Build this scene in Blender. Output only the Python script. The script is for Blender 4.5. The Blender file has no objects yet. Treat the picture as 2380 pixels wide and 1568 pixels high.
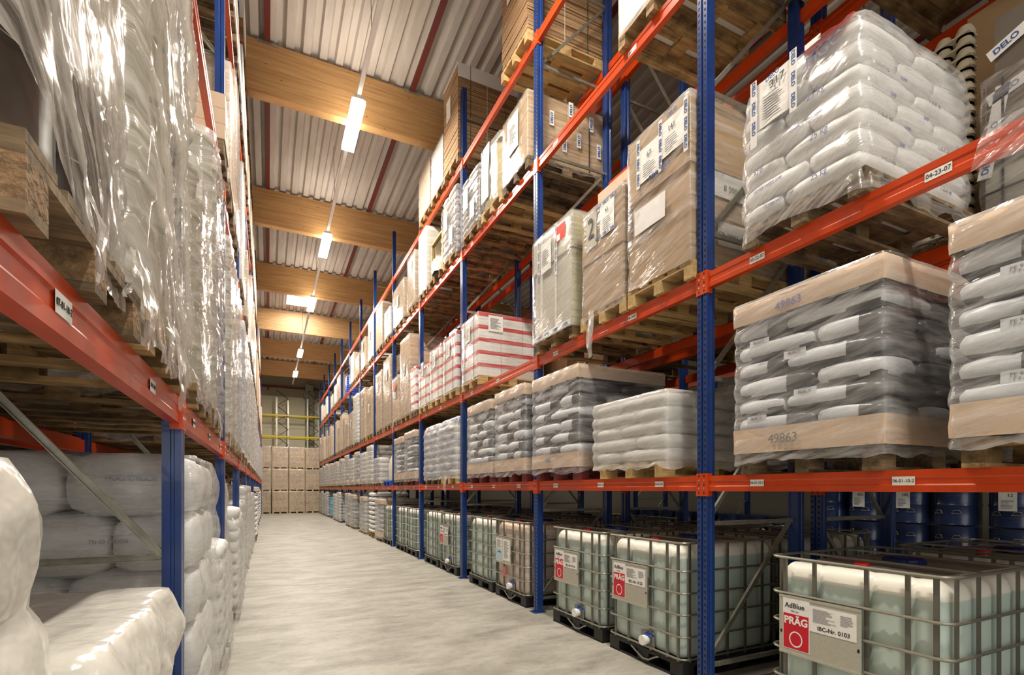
import bpy, bmesh, math, random
from mathutils import Vector, Matrix, noise

random.seed(11)
scene = bpy.context.scene
col = scene.collection
PI = math.pi

# ------------------------------------------------------------------ camera, world, exposure
FPX = 1184.0
cam_data = bpy.data.cameras.new('camera')
cam_data.sensor_width = 36.0
cam_data.lens = 36.0 * FPX / 2380.0
cam_data.shift_y = (1136.8 - 784.0) / 2380.0
cam_data.clip_start = 0.05
cam_data.clip_end = 200
cam = bpy.data.objects.new('camera', cam_data)
cam.location = (0, 0, 1.584)
cam.rotation_euler = (PI / 2, 0, -0.4459)
col.objects.link(cam)
scene.camera = cam

world = bpy.data.worlds.new('hall_ambient')
scene.world = world
world.use_nodes = True
world.node_tree.nodes['Background'].inputs[0].default_value = (1.0, 0.965, 0.90, 1)
world.node_tree.nodes['Background'].inputs[1].default_value = 1.25

scene.view_settings.view_transform = 'Standard'
scene.view_settings.look = 'None'
scene.view_settings.gamma = 1
scene.view_settings.use_curve_mapping = False
scene.view_settings.exposure = 0.45
scene.cycles.max_bounces = 8
scene.cycles.diffuse_bounces = 3
scene.cycles.glossy_bounces = 2
scene.cycles.transmission_bounces = 2
scene.cycles.transparent_max_bounces = 12
scene.cycles.sample_clamp_indirect = 4.0

LAMP_X = 1.47
LAMP_Z = 8.62
LAMP_Y = [-1.2, 4.4, 10.2, 15.55, 20.7, 28.4, 33.6]
LAMP_W = 240.0
LAMP_COL = (1.0, 0.92, 0.79)

# ------------------------------------------------------------------ materials
MATS = {}


def new_mat(name):
    m = bpy.data.materials.new(name)
    m.use_nodes = True
    MATS[name] = m
    nt = m.node_tree
    return m, nt, nt.nodes['Principled BSDF']


def N(nt, t, **kw):
    n = nt.nodes.new(t)
    for k, v in kw.items():
        if hasattr(n, k):
            setattr(n, k, v)
        else:
            n.inputs[k].default_value = v
    return n


def c4(c):
    return (c[0], c[1], c[2], 1)


def solid(name, c, rough=.5, metal=0.0, spec=.5, var=0.0, bump=0.0, bscale=20, coat=0.0, noise_amt=0.0, nscale=6.0, stretch=None):
    """plain surface with optional per-object value variation, patchy noise and bump"""
    m, nt, b = new_mat(name)
    b.inputs['Base Color'].default_value = c4(c)
    b.inputs['Roughness'].default_value = rough
    b.inputs['Metallic'].default_value = metal
    b.inputs['Specular IOR Level'].default_value = spec
    b.inputs['Coat Weight'].default_value = coat
    src = None
    tc = N(nt, 'ShaderNodeTexCoord')
    if var > 0 or noise_amt > 0:
        hs = N(nt, 'ShaderNodeHueSaturation')
        hs.inputs['Color'].default_value = c4(c)
        acc = None
        if var > 0:
            oi = N(nt, 'ShaderNodeObjectInfo')
            mr = N(nt, 'ShaderNodeMapRange')
            mr.inputs['To Min'].default_value = 1 - var
            mr.inputs['To Max'].default_value = 1 + var * .6
            nt.links.new(oi.outputs['Random'], mr.inputs['Value'])
            acc = mr.outputs[0]
        if noise_amt > 0:
            mp = N(nt, 'ShaderNodeMapping')
            if stretch:
                mp.inputs['Scale'].default_value = stretch
            nz = N(nt, 'ShaderNodeTexNoise', Scale=nscale, Detail=5.0, Roughness=.65)
            nt.links.new(tc.outputs['Object'], mp.inputs[0])
            nt.links.new(mp.outputs[0], nz.inputs['Vector'])
            mr2 = N(nt, 'ShaderNodeMapRange')
            mr2.inputs['From Min'].default_value = .3
            mr2.inputs['From Max'].default_value = .7
            mr2.inputs['To Min'].default_value = 1 - noise_amt
            mr2.inputs['To Max'].default_value = 1 + noise_amt * .5
            nt.links.new(nz.outputs[0], mr2.inputs['Value'])
            if acc is not None:
                mu = N(nt, 'ShaderNodeMath', operation='MULTIPLY')
                nt.links.new(acc, mu.inputs[0])
                nt.links.new(mr2.outputs[0], mu.inputs[1])
                acc = mu.outputs[0]
            else:
                acc = mr2.outputs[0]
        nt.links.new(acc, hs.inputs['Value'])
        nt.links.new(hs.outputs[0], b.inputs['Base Color'])
    if bump > 0:
        nz = N(nt, 'ShaderNodeTexNoise', Scale=bscale, Detail=3.0)
        nt.links.new(tc.outputs['Object'], nz.inputs['Vector'])
        bp = N(nt, 'ShaderNodeBump', Strength=bump, Distance=.02)
        nt.links.new(nz.outputs[0], bp.inputs['Height'])
        nt.links.new(bp.outputs[0], b.inputs['Normal'])
    return m


def wood_mat(name, c1, c2, scale=(1, 14, 14), var=.45, dark=.35, rot=(0, 0, 0)):
    m, nt, b = new_mat(name)
    tc = N(nt, 'ShaderNodeTexCoord')
    mp = N(nt, 'ShaderNodeMapping')
    mp.inputs['Scale'].default_value = scale
    mp.inputs['Rotation'].default_value = rot
    oi = N(nt, 'ShaderNodeObjectInfo')
    nt.links.new(tc.outputs['Object'], mp.inputs[0])
    ad = N(nt, 'ShaderNodeVectorMath', operation='ADD')
    sc_ = N(nt, 'ShaderNodeVectorMath', operation='SCALE')
    sc_.inputs['Scale'].default_value = 9.0
    nt.links.new(oi.outputs['Location'], sc_.inputs[0])
    nt.links.new(mp.outputs[0], ad.inputs[0])
    nt.links.new(sc_.outputs[0], ad.inputs[1])
    nz = N(nt, 'ShaderNodeTexNoise', Scale=2.2, Detail=6.0, Roughness=.7)
    nt.links.new(ad.outputs[0], nz.inputs['Vector'])
    cr = N(nt, 'ShaderNodeValToRGB')
    cr.color_ramp.elements[0].position = .32
    cr.color_ramp.elements[0].color = c4(c2)
    cr.color_ramp.elements[1].position = .62
    cr.color_ramp.elements[1].color = c4(c1)
    nt.links.new(nz.outputs[0], cr.inputs[0])
    # dirt blotches
    nz2 = N(nt, 'ShaderNodeTexNoise', Scale=5.0, Detail=4.0)
    nt.links.new(tc.outputs['Object'], nz2.inputs['Vector'])
    mr = N(nt, 'ShaderNodeMapRange')
    mr.inputs['From Min'].default_value = .35
    mr.inputs['From Max'].default_value = .6
    mr.inputs['To Min'].default_value = dark
    mr.inputs['To Max'].default_value = 1.0
    nt.links.new(nz2.outputs[0], mr.inputs['Value'])
    mr3 = N(nt, 'ShaderNodeMapRange')
    mr3.inputs['To Min'].default_value = 1 - var
    mr3.inputs['To Max'].default_value = 1.1
    nt.links.new(oi.outputs['Random'], mr3.inputs['Value'])
    mu = N(nt, 'ShaderNodeMath', operation='MULTIPLY')
    nt.links.new(mr.outputs[0], mu.inputs[0])
    nt.links.new(mr3.outputs[0], mu.inputs[1])
    hs = N(nt, 'ShaderNodeHueSaturation')
    nt.links.new(cr.outputs[0], hs.inputs['Color'])
    nt.links.new(mu.outputs[0], hs.inputs['Value'])
    nt.links.new(hs.outputs[0], b.inputs['Base Color'])
    b.inputs['Roughness'].default_value = .75
    b.inputs['Specular IOR Level'].default_value = .3
    return m


def film_mat(name, lo, hi, scale, rot=(0, 0, 0), rough=.16, tint=(.9, .9, .88), bump=.6, nscale=3.0, spec=.9, dist=.02):
    """stretch film: clear plastic with milky gathered streaks"""
    m, nt, b = new_mat(name)
    out = nt.nodes['Material Output']
    tc = N(nt, 'ShaderNodeTexCoord')
    mp = N(nt, 'ShaderNodeMapping')
    mp.vector_type = 'TEXTURE'
    mp.inputs['Rotation'].default_value = rot
    mp.inputs['Scale'].default_value = scale
    nt.links.new(tc.outputs['Object'], mp.inputs[0])
    nz = N(nt, 'ShaderNodeTexNoise', Scale=nscale, Detail=4.0, Roughness=.6)
    nt.links.new(mp.outputs[0], nz.inputs['Vector'])
    mr = N(nt, 'ShaderNodeMapRange')
    mr.inputs['From Min'].default_value = .38
    mr.inputs['From Max'].default_value = .66
    mr.inputs['To Min'].default_value = lo
    mr.inputs['To Max'].default_value = hi
    nt.links.new(nz.outputs[0], mr.inputs['Value'])
    bp = N(nt, 'ShaderNodeBump', Strength=bump, Distance=dist)
    nt.links.new(nz.outputs[0], bp.inputs['Height'])
    b.inputs['Base Color'].default_value = c4(tint)
    b.inputs['Roughness'].default_value = rough
    b.inputs['Specular IOR Level'].default_value = spec
    nt.links.new(bp.outputs[0], b.inputs['Normal'])
    tr = N(nt, 'ShaderNodeBsdfTransparent')
    gl = N(nt, 'ShaderNodeBsdfGlossy', Roughness=rough)
    nt.links.new(bp.outputs[0], gl.inputs['Normal'])
    fr = N(nt, 'ShaderNodeFresnel', IOR=1.5)
    nt.links.new(bp.outputs[0], fr.inputs['Normal'])
    geo = N(nt, 'ShaderNodeNewGeometry')
    inv = N(nt, 'ShaderNodeMath', operation='SUBTRACT')
    inv.inputs[0].default_value = 1.0
    nt.links.new(geo.outputs['Backfacing'], inv.inputs[1])
    fm_ = N(nt, 'ShaderNodeMath', operation='MULTIPLY')
    nt.links.new(fr.outputs[0], fm_.inputs[0])
    nt.links.new(inv.outputs[0], fm_.inputs[1])
    fc = N(nt, 'ShaderNodeMath', operation='MINIMUM')
    fc.inputs[1].default_value = .30
    nt.links.new(fm_.outputs[0], fc.inputs[0])
    mxg = N(nt, 'ShaderNodeMixShader')
    nt.links.new(fc.outputs[0], mxg.inputs[0])
    nt.links.new(tr.outputs[0], mxg.inputs[1])
    nt.links.new(gl.outputs[0], mxg.inputs[2])
    tl = N(nt, 'ShaderNodeBsdfTranslucent')
    tl.inputs['Color'].default_value = c4(tint)
    mt = N(nt, 'ShaderNodeMixShader')
    mt.inputs[0].default_value = .38
    nt.links.new(b.outputs[0], mt.inputs[1])
    nt.links.new(tl.outputs[0], mt.inputs[2])
    mx = N(nt, 'ShaderNodeMixShader')
    nt.links.new(mr.outputs[0], mx.inputs[0])
    nt.links.new(mxg.outputs[0], mx.inputs[1])
    nt.links.new(mt.outputs[0], mx.inputs[2])
    nt.links.new(mx.outputs[0], out.inputs['Surface'])
    return m


orange = solid('orange_paint', (.62, .058, .004), rough=.32, noise_amt=.12, nscale=9, coat=.15)
blue = solid('blue_paint', (.012, .045, .20), rough=.28, noise_amt=.25, nscale=5, coat=.25)
slot_m = solid('slot_dark', (.003, .005, .014), rough=.9)
galv = solid('galvanised_steel', (.46, .45, .38), rough=.38, metal=.75, noise_amt=.25, nscale=14)
bolt_m = solid('bright_bolt', (.8, .8, .78), rough=.25, metal=.9)
yellow = solid('yellow_paint', (.85, .66, .01), rough=.35)
wood = wood_mat('pallet_wood', (.56, .36, .16), (.24, .14, .06))
wood_fresh = wood_mat('fresh_pallet_wood', (.75, .53, .24), (.47, .29, .11), var=.15, dark=.75)
wood_old = wood_mat('weathered_pallet_wood', (.36, .26, .15), (.12, .08, .045), var=.4, dark=.4)
wood_red = solid('red_pallet_paint', (.22, .035, .03), rough=.7, noise_amt=.4, nscale=8)
blue_plastic = solid('blue_plastic', (.02, .09, .55), rough=.4)
chip = solid('pressed_chip_block', (.33, .21, .11), rough=.9, noise_amt=.6, nscale=45, bump=.5, bscale=60)
card = solid('cardboard', (.45, .30, .16), rough=.75, var=.22, noise_amt=.1, nscale=3)
card_tan = solid('tan_cap_board', (.63, .47, .34), rough=.6, noise_amt=.08, nscale=4, bump=.12, bscale=6)
card_grey = solid('grey_green_board', (.50, .48, .40), rough=.6, noise_amt=.06)
card_pale = solid('pale_green_board', (.52, .50, .31), rough=.6)
card_white = solid('white_board', (.80, .79, .77), rough=.5)
tape_m = solid('clear_tape', (.66, .53, .36), rough=.3)
paper = solid('white_paper', (.86, .85, .82), rough=.5, bump=.2, bscale=14)
ink = solid('black_ink', (.03, .03, .035), rough=.6)
ink_grey = solid('grey_ink', (.22, .22, .23), rough=.6)
ink_blue = solid('blue_ink', (.03, .11, .36), rough=.5)
ink_faint = solid('faint_blue_ink', (.20, .22, .40), rough=.6)
red = solid('red_print', (.60, .004, .02), rough=.45)
red_film = solid('red_tape', (.72, .02, .015), rough=.25, coat=.4)
band_red = solid('red_carton_band', (.60, .03, .035), rough=.4)
strap_green = solid('green_strap', (.04, .11, .06), rough=.4)
strap_black = solid('black_strap', (.012, .014, .03), rough=.35)
strap_white = solid('white_strap', (.78, .77, .72), rough=.4)
sack_white = solid('white_sack', (.80, .80, .79), rough=.42, var=.06, bump=.25, bscale=9)
sack_grey = solid('grey_sack', (.50, .49, .50), rough=.35, var=.12, bump=.3, bscale=9)
sack_dark = solid('charcoal_sack', (.060, .062, .070), rough=.28, bump=.3, bscale=8)
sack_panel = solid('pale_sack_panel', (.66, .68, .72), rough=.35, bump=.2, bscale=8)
sack_blue = solid('blue_sack_print', (.34, .40, .60), rough=.35)
poly_white = solid('white_polythene', (.78, .76, .70), rough=.22, spec=.6, noise_amt=.03, bump=1.0, bscale=7, coat=.3)
poly_cream = solid('cream_polythene', (.74, .70, .60), rough=.3, noise_amt=.06, bump=.35, bscale=7)
poly_grey = solid('grey_wrapped_bag', (.62, .60, .57), rough=.26, noise_amt=.22, nscale=3, bump=.8, bscale=5, coat=.3)
ibc_metal = solid('cage_tube_metal', (.30, .29, .24), rough=.38, metal=.6)
ibc_upright_shaded = solid('shaded_upright_metal', (.17, .16, .13), rough=.4, metal=.4)  # same metal as the tubes, darkened to paint shade on the uprights
ibc_black = solid('black_plastic', (.012, .012, .013), rough=.5)
ibc_lid = solid('grey_tank_top', (.30, .29, .25), rough=.4)
plate_m = solid('sign_plate_metal', (.50, .48, .40), rough=.45, metal=.2, noise_amt=.12, nscale=60)
pail_m = solid('cream_pail', (.62, .60, .50), rough=.22, coat=.3)
pail_dark = solid('dark_drum', (.10, .10, .11), rough=.22, coat=.3)
drum_silver = solid('silver_drum', (.60, .59, .52), rough=.2, metal=.15, coat=.4)
drum_brown = solid('dark_brown_drum', (.05, .035, .025), rough=.3, coat=.2)
drum_blue = solid('blue_drum', (.022, .038, .11), rough=.28, coat=.3)
drum_cyan = solid('light_blue_drum', (.12, .40, .55), rough=.3)
cap_blue = solid('dark_blue_cap', (.008, .02, .12), rough=.35)
steel_red = solid('red_purlin', (.16, .028, .022), rough=.5)
rail_m = solid('white_light_rail', (.80, .78, .74), rough=.35)
dark_clear = solid('dark_glass', (.06, .06, .04), rough=.1)
concrete = solid('concrete_pillar', (.36, .35, .28), rough=.8, noise_amt=.15)

film_clear = film_mat('clear_stretch_film', .02, .40, (5, 5, .5), rot=(-.30, 0, 0), rough=.12, nscale=14, bump=.5)
film_milky = film_mat('milky_stretch_film', .07, .52, (5, 5, .6), rot=(-.24, 0, 0), rough=.16, tint=(.88, .88, .88), nscale=11, bump=.5)
film_thick = film_mat('thick_stretch_film', .30, .80, (4, 4, .6), rot=(-.18, 0, 0), rough=.22, tint=(.84, .83, .80), nscale=8)
film_streak = film_mat('gathered_stretch_film', .12, .98, (80, 9.0, .30), rot=(.98, 0, 0), rough=.12, bump=.75, nscale=12.0,
                       tint=(.93, .90, .84), spec=1.0, dist=.010)
film_sheer = film_mat('sheer_stretch_film', .0, .18, (80, 5, .4), rot=(.5, 0, 0), rough=.1, nscale=10, bump=.4)
film_scrap = film_mat('film_scrap', .35, .8, (1, 1, 3), rough=.2, tint=(.88, .86, .82), nscale=9)

# corrugated edge of stacked cardboard sheets
m, nt, b = new_mat('stacked_sheet_edges')
tc = N(nt, 'ShaderNodeTexCoord')
mp = N(nt, 'ShaderNodeMapping')
mp.inputs['Scale'].default_value = (.6, .6, 55)
nt.links.new(tc.outputs['Object'], mp.inputs[0])
nz = N(nt, 'ShaderNodeTexNoise', Scale=1.0, Detail=3.0, Roughness=.8)
nt.links.new(mp.outputs[0], nz.inputs['Vector'])
cr = N(nt, 'ShaderNodeValToRGB')
cr.color_ramp.elements[0].position = .40
cr.color_ramp.elements[0].color = (.17, .085, .035, 1)
cr.color_ramp.elements[1].position = .60
cr.color_ramp.elements[1].color = (.53, .34, .18, 1)
nt.links.new(nz.outputs[0], cr.inputs[0])
nt.links.new(cr.outputs[0], b.inputs['Base Color'])
b.inputs['Roughness'].default_value = .85
sheet_edge = m

# liquid container: teal liquid below, white empty top above the fill line
def ibc_mat(name, liquid, top, fill):
    m, nt, b = new_mat(name)
    tc = N(nt, 'ShaderNodeTexCoord')
    sx = N(nt, 'ShaderNodeSeparateXYZ')
    nt.links.new(tc.outputs['Object'], sx.inputs[0])
    mr = N(nt, 'ShaderNodeMapRange')
    mr.inputs['From Min'].default_value = fill - .006
    mr.inputs['From Max'].default_value = fill + .006
    nt.links.new(sx.outputs['Z'], mr.inputs['Value'])
    mx = N(nt, 'ShaderNodeMix', data_type='RGBA')
    mx.inputs['A'].default_value = c4(liquid)
    mx.inputs['B'].default_value = c4(top)
    nt.links.new(mr.outputs[0], mx.inputs['Factor'])
    nt.links.new(mx.outputs['Result'], b.inputs['Base Color'])
    b.inputs['Roughness'].default_value = .38
    b.inputs['Subsurface Weight'].default_value = 0
    b.inputs['Coat Weight'].default_value = .15
    b.inputs['Transmission Weight'].default_value = .0
    return m


ibc_body = ibc_mat('filled_tank_plastic', (.52, .63, .58), (.85, .83, .74), 1.0)
ibc_beige = ibc_mat('beige_tank_plastic', (.66, .55, .46), (.56, .42, .30), 1.03)

# floor concrete
m, nt, b = new_mat('floor_concrete')
tc = N(nt, 'ShaderNodeTexCoord')
nzA = N(nt, 'ShaderNodeTexNoise', Scale=1.7, Detail=10.0, Roughness=.72, Distortion=.25)
nzB = N(nt, 'ShaderNodeTexNoise', Scale=14.0, Detail=4.0, Roughness=.7)
mpf = N(nt, 'ShaderNodeMapping')
mpf.inputs['Scale'].default_value = (.7, 1.5, 1)
nt.links.new(tc.outputs['Object'], mpf.inputs[0])
nt.links.new(mpf.outputs[0], nzA.inputs['Vector'])
nt.links.new(tc.outputs['Object'], nzB.inputs['Vector'])
crA = N(nt, 'ShaderNodeValToRGB')
crA.color_ramp.elements[0].position = .34
crA.color_ramp.elements[0].color = (.24, .225, .19, 1)
crA.color_ramp.elements[1].position = .60
crA.color_ramp.elements[1].color = (.45, .43, .38, 1)
nt.links.new(nzA.outputs[0], crA.inputs[0])
mrB = N(nt, 'ShaderNodeMapRange')
mrB.inputs['From Min'].default_value = .25
mrB.inputs['From Max'].default_value = .5
mrB.inputs['To Min'].default_value = .82
mrB.inputs['To Max'].default_value = 1.0
nt.links.new(nzB.outputs[0], mrB.inputs['Value'])
vo = N(nt, 'ShaderNodeTexVoronoi', Scale=5.0)
nt.links.new(tc.outputs['Object'], vo.inputs['Vector'])
mrV = N(nt, 'ShaderNodeMapRange')
mrV.inputs['From Min'].default_value = .025
mrV.inputs['From Max'].default_value = .04
mrV.inputs['To Min'].default_value = .35
mrV.inputs['To Max'].default_value = 1.0
nt.links.new(vo.outputs['Distance'], mrV.inputs['Value'])
muF = N(nt, 'ShaderNodeMath', operation='MULTIPLY')
nt.links.new(mrB.outputs[0], muF.inputs[0])
nt.links.new(mrV.outputs[0], muF.inputs[1])
hsF = N(nt, 'ShaderNodeHueSaturation')
nt.links.new(crA.outputs[0], hsF.inputs['Color'])
nt.links.new(muF.outputs[0], hsF.inputs['Value'])
nt.links.new(hsF.outputs[0], b.inputs['Base Color'])
b.inputs['Roughness'].default_value = .5
bpf = N(nt, 'ShaderNodeBump', Strength=.15, Distance=.01)
nt.links.new(nzB.outputs[0], bpf.inputs['Height'])
nt.links.new(bpf.outputs[0], b.inputs['Normal'])
floor_m = m

# glulam with lamella lines and knots
m, nt, b = new_mat('glulam_spruce')
tc = N(nt, 'ShaderNodeTexCoord')
mpg = N(nt, 'ShaderNodeMapping')
mpg.inputs['Scale'].default_value = (.35, 1, 9)
nt.links.new(tc.outputs['Object'], mpg.inputs[0])
nzg = N(nt, 'ShaderNodeTexNoise', Scale=2.5, Detail=7.0, Roughness=.65)
nt.links.new(mpg.outputs[0], nzg.inputs['Vector'])
crg = N(nt, 'ShaderNodeValToRGB')
crg.color_ramp.elements[0].position = .3
crg.color_ramp.elements[0].color = (.42, .215, .075, 1)
crg.color_ramp.elements[1].position = .65
crg.color_ramp.elements[1].color = (.64, .38, .16, 1)
nt.links.new(nzg.outputs[0], crg.inputs[0])
mpk = N(nt, 'ShaderNodeMapping')
mpk.inputs['Scale'].default_value = (1.0, 1, 2.0)
nt.links.new(tc.outputs['Object'], mpk.inputs[0])
vk = N(nt, 'ShaderNodeTexVoronoi', Scale=3.4)
nt.links.new(mpk.outputs[0], vk.inputs['Vector'])
mrk = N(nt, 'ShaderNodeMapRange')
mrk.inputs['From Min'].default_value = .04
mrk.inputs['From Max'].default_value = .11
mrk.inputs['To Min'].default_value = .35
mrk.inputs['To Max'].default_value = 1.0
nt.links.new(vk.outputs['Distance'], mrk.inputs['Value'])
hsg = N(nt, 'ShaderNodeHueSaturation')
nt.links.new(crg.outputs[0], hsg.inputs['Color'])
nt.links.new(mrk.outputs[0], hsg.inputs['Value'])
nt.links.new(hsg.outputs[0], b.inputs['Base Color'])
b.inputs['Roughness'].default_value = .5
glulam_m = m

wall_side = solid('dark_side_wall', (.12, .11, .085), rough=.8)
deck_m = solid('roof_deck_metal', (.60, .55, .50), rough=.7, spec=.25, noise_amt=.14, nscale=2, stretch=(4, .6, 1))
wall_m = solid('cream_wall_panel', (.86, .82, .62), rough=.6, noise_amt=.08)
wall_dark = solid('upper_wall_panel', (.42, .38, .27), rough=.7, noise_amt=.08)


def emit_mat(name, c, s):
    m = bpy.data.materials.new(name)
    m.use_nodes = True
    nt = m.node_tree
    nt.nodes.clear()
    e = nt.nodes.new('ShaderNodeEmission')
    e.inputs[0].default_value = c4(c)
    e.inputs[1].default_value = s
    o = nt.nodes.new('ShaderNodeOutputMaterial')
    nt.links.new(e.outputs[0], o.inputs[0])
    return m


tube_glow = emit_mat('lamp_diffuser_glow', (1.0, .93, .78), 9.0)
sky_glow = emit_mat('daylight_pane', (1.0, 1.0, 1.0), 7.0)

# ------------------------------------------------------------------ mesh helpers


class MB:
    def __init__(self):
        self.v = []
        self.f = []
        self.m = []

    def face(self, pts, mi=0):
        n = len(self.v)
        self.v += [tuple(p) for p in pts]
        self.f.append(tuple(range(n, n + len(pts))))
        self.m.append(mi)

    def box(self, x0, x1, y0, y1, z0, z1, mi=0):
        n = len(self.v)
        self.v += [(x0, y0, z0), (x1, y0, z0), (x1, y1, z0), (x0, y1, z0), (x0, y0, z1), (x1, y0, z1), (x1, y1, z1), (x0, y1, z1)]
        for q in ((0, 3, 2, 1), (4, 5, 6, 7), (0, 1, 5, 4), (1, 2, 6, 5), (2, 3, 7, 6), (3, 0, 4, 7)):
            self.f.append(tuple(n + i for i in q))
            self.m.append(mi)

    def obox(self, p0, p1, w, h, mi=0, up=(0, 0, 1)):
        """bar of section w (sideways) x h (up) between two points"""
        p0, p1 = Vector(p0), Vector(p1)
        d = (p1 - p0).normalized()
        u = Vector(up)
        s = d.cross(u)
        if s.length < 1e-4:
            s = d.cross(Vector((1, 0, 0)))
        s.normalize()
        u = s.cross(d).normalized()
        n = len(self.v)
        for p in (p0, p1):
            for a, b_ in ((-1, -1), (1, -1), (1, 1), (-1, 1)):
                self.v.append(tuple(p + s * (a * w / 2) + u * (b_ * h / 2)))
        for q in ((0, 1, 2, 3), (7, 6, 5, 4), (0, 4, 5, 1), (1, 5, 6, 2), (2, 6, 7, 3), (3, 7, 4, 0)):
            self.f.append(tuple(n + i for i in q))
            self.m.append(mi)

    def tube(self, pts, r, seg=6, mi=0, closed=False):
        pts = [Vector(p) for p in pts]
        k = len(pts)
        rings = []
        for i, p in enumerate(pts):
            if closed:
                d = pts[(i + 1) % k] - pts[i - 1]
            else:
                d = pts[min(i + 1, k - 1)] - pts[max(i - 1, 0)]
            d.normalize()
            a = Vector((0, 0, 1)) if abs(d.z) < .9 else Vector((1, 0, 0))
            s = d.cross(a).normalized()
            u = s.cross(d).normalized()
            n = len(self.v)
            for j in range(seg):
                t = 2 * PI * j / seg
                self.v.append(tuple(p + s * (r * math.cos(t)) + u * (r * math.sin(t))))
            rings.append(n)
        rng = range(k) if closed else range(k - 1)
        for i in rng:
            a0, b0 = rings[i], rings[(i + 1) % k]
            for j in range(seg):
                self.f.append((a0 + j, a0 + (j + 1) % seg, b0 + (j + 1) % seg, b0 + j))
                self.m.append(mi)
        if not closed:
            self.f.append(tuple(rings[0] + j for j in range(seg)))
            self.f.append(tuple(rings[-1] + seg - 1 - j for j in range(seg)))
            self.m += [mi, mi]

    def lathe(self, prof, seg=20, c=(0, 0, 0), mi=0):
        """prof: list of (r, z)"""
        base = len(self.v)
        for r, z in prof:
            for j in range(seg):
                t = 2 * PI * j / seg
                self.v.append((c[0] + r * math.cos(t), c[1] + r * math.sin(t), c[2] + z))
        for i in range(len(prof) - 1):
            for j in range(seg):
                a = base + i * seg
                b_ = a + seg
                self.f.append((a + j, a + (j + 1) % seg, b_ + (j + 1) % seg, b_ + j))
                self.m.append(mi)
        self.f.append(tuple(base + seg - 1 - j for j in range(seg)))
        self.m.append(mi)
        top = base + (len(prof) - 1) * seg
        self.f.append(tuple(top + j for j in range(seg)))
        self.m.append(mi)

    def prism(self, prof, y0, y1, mi=0):
        """extrude closed (x, z) profile along y"""
        n = len(self.v)
        k = len(prof)
        self.v += [(x, y0, z) for x, z in prof] + [(x, y1, z) for x, z in prof]
        for i in range(k):
            j = (i + 1) % k
            self.f.append((n + i, n + j, n + k + j, n + k + i))
            self.m.append(mi)
        self.f.append(tuple(n + k - 1 - i for i in range(k)))
        self.f.append(tuple(n + k + i for i in range(k)))
        self.m += [mi, mi]

    def zprism(self, prof, z0, z1, mi=0):
        n = len(self.v)
        k = len(prof)
        self.v += [(x, y, z0) for x, y in prof] + [(x, y, z1) for x, y in prof]
        for i in range(k):
            j = (i + 1) % k
            self.f.append((n + i, n + j, n + k + j, n + k + i))
            self.m.append(mi)
        self.f.append(tuple(n + k - 1 - i for i in range(k)))
        self.f.append(tuple(n + k + i for i in range(k)))
        self.m += [mi, mi]

    def mesh(self, name, mats, smooth=False, sharp=True):
        me = bpy.data.meshes.new(name)
        me.from_pydata(self.v, [], self.f)
        for mm in mats:
            me.materials.append(mm)
        me.polygons.foreach_set('material_index', self.m)
        bm = bmesh.new()
        bm.from_mesh(me)
        bmesh.ops.recalc_face_normals(bm, faces=bm.faces)
        bm.to_mesh(me)
        bm.free()
        if smooth:
            me.polygons.foreach_set('use_smooth', [True] * len(me.polygons))
            if sharp:
                me.set_sharp_from_angle(angle=math.radians(42))
        return me


def tag(o, label=None, cat=None, group=None, kind=None):
    if label and len(label.split()) > 16:
        label = label.replace(' with tan cap', '').replace(' with blue print', ' printed blue')
    if label:
        o['label'] = label
    if cat:
        o['category'] = cat
    if group:
        o['group'] = group
    if kind:
        o['kind'] = kind
    return o


def obj(name, data, parent=None, loc=(0, 0, 0), rot=(0, 0, 0)):
    o = bpy.data.objects.new(name, data)
    col.objects.link(o)
    if parent is not None:
        o.parent = parent
    o.location = loc
    o.rotation_euler = rot
    return o


def empty(name, loc=(0, 0, 0), rz=0):
    o = bpy.data.objects.new(name, None)
    col.objects.link(o)
    o.empty_display_size = .1
    o.location = loc
    o.rotation_euler = (0, 0, rz)
    return o


CACHE = {}


def cached(key, fn):
    if key not in CACHE:
        CACHE[key] = fn()
    return CACHE[key]


FACE_ROT = {'-x': Matrix(((0, 0, -1), (-1, 0, 0), (0, 1, 0))), '-y': Matrix(((1, 0, 0), (0, 0, -1), (0, 1, 0))),
            'up': Matrix(((0, 1, 0), (-1, 0, 0), (0, 0, 1)))}


def text(s, size, mat, parent, loc, face='-x', name='printed_text', roll=0.0, squash=1.0, align='CENTER', bold=0.0):
    def mk():
        cu = bpy.data.curves.new('printed_text', 'FONT')
        cu.body = s
        cu.size = size
        cu.align_x = align
        cu.align_y = 'CENTER'
        cu.extrude = .0006
        cu.offset = bold
        cu.resolution_u = 3
        cu.materials.append(mat)
        return cu
    def mk_mesh():
        cu = mk()
        t = bpy.data.objects.new('text_source', cu)
        me = bpy.data.meshes.new_from_object(t)
        me.name = 'printed_text'
        bpy.data.objects.remove(t)
        bpy.data.curves.remove(cu)
        return me
    me = cached(('t', s, size, mat.name, align, bold), mk_mesh)
    o = bpy.data.objects.new(name, me)
    col.objects.link(o)
    o.parent = parent
    o.location = loc
    m_ = FACE_ROT[face].to_4x4() @ Matrix.Rotation(roll, 4, 'Z')
    o.rotation_euler = m_.to_euler()
    o.scale = (squash, 1, 1)
    return o


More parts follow.
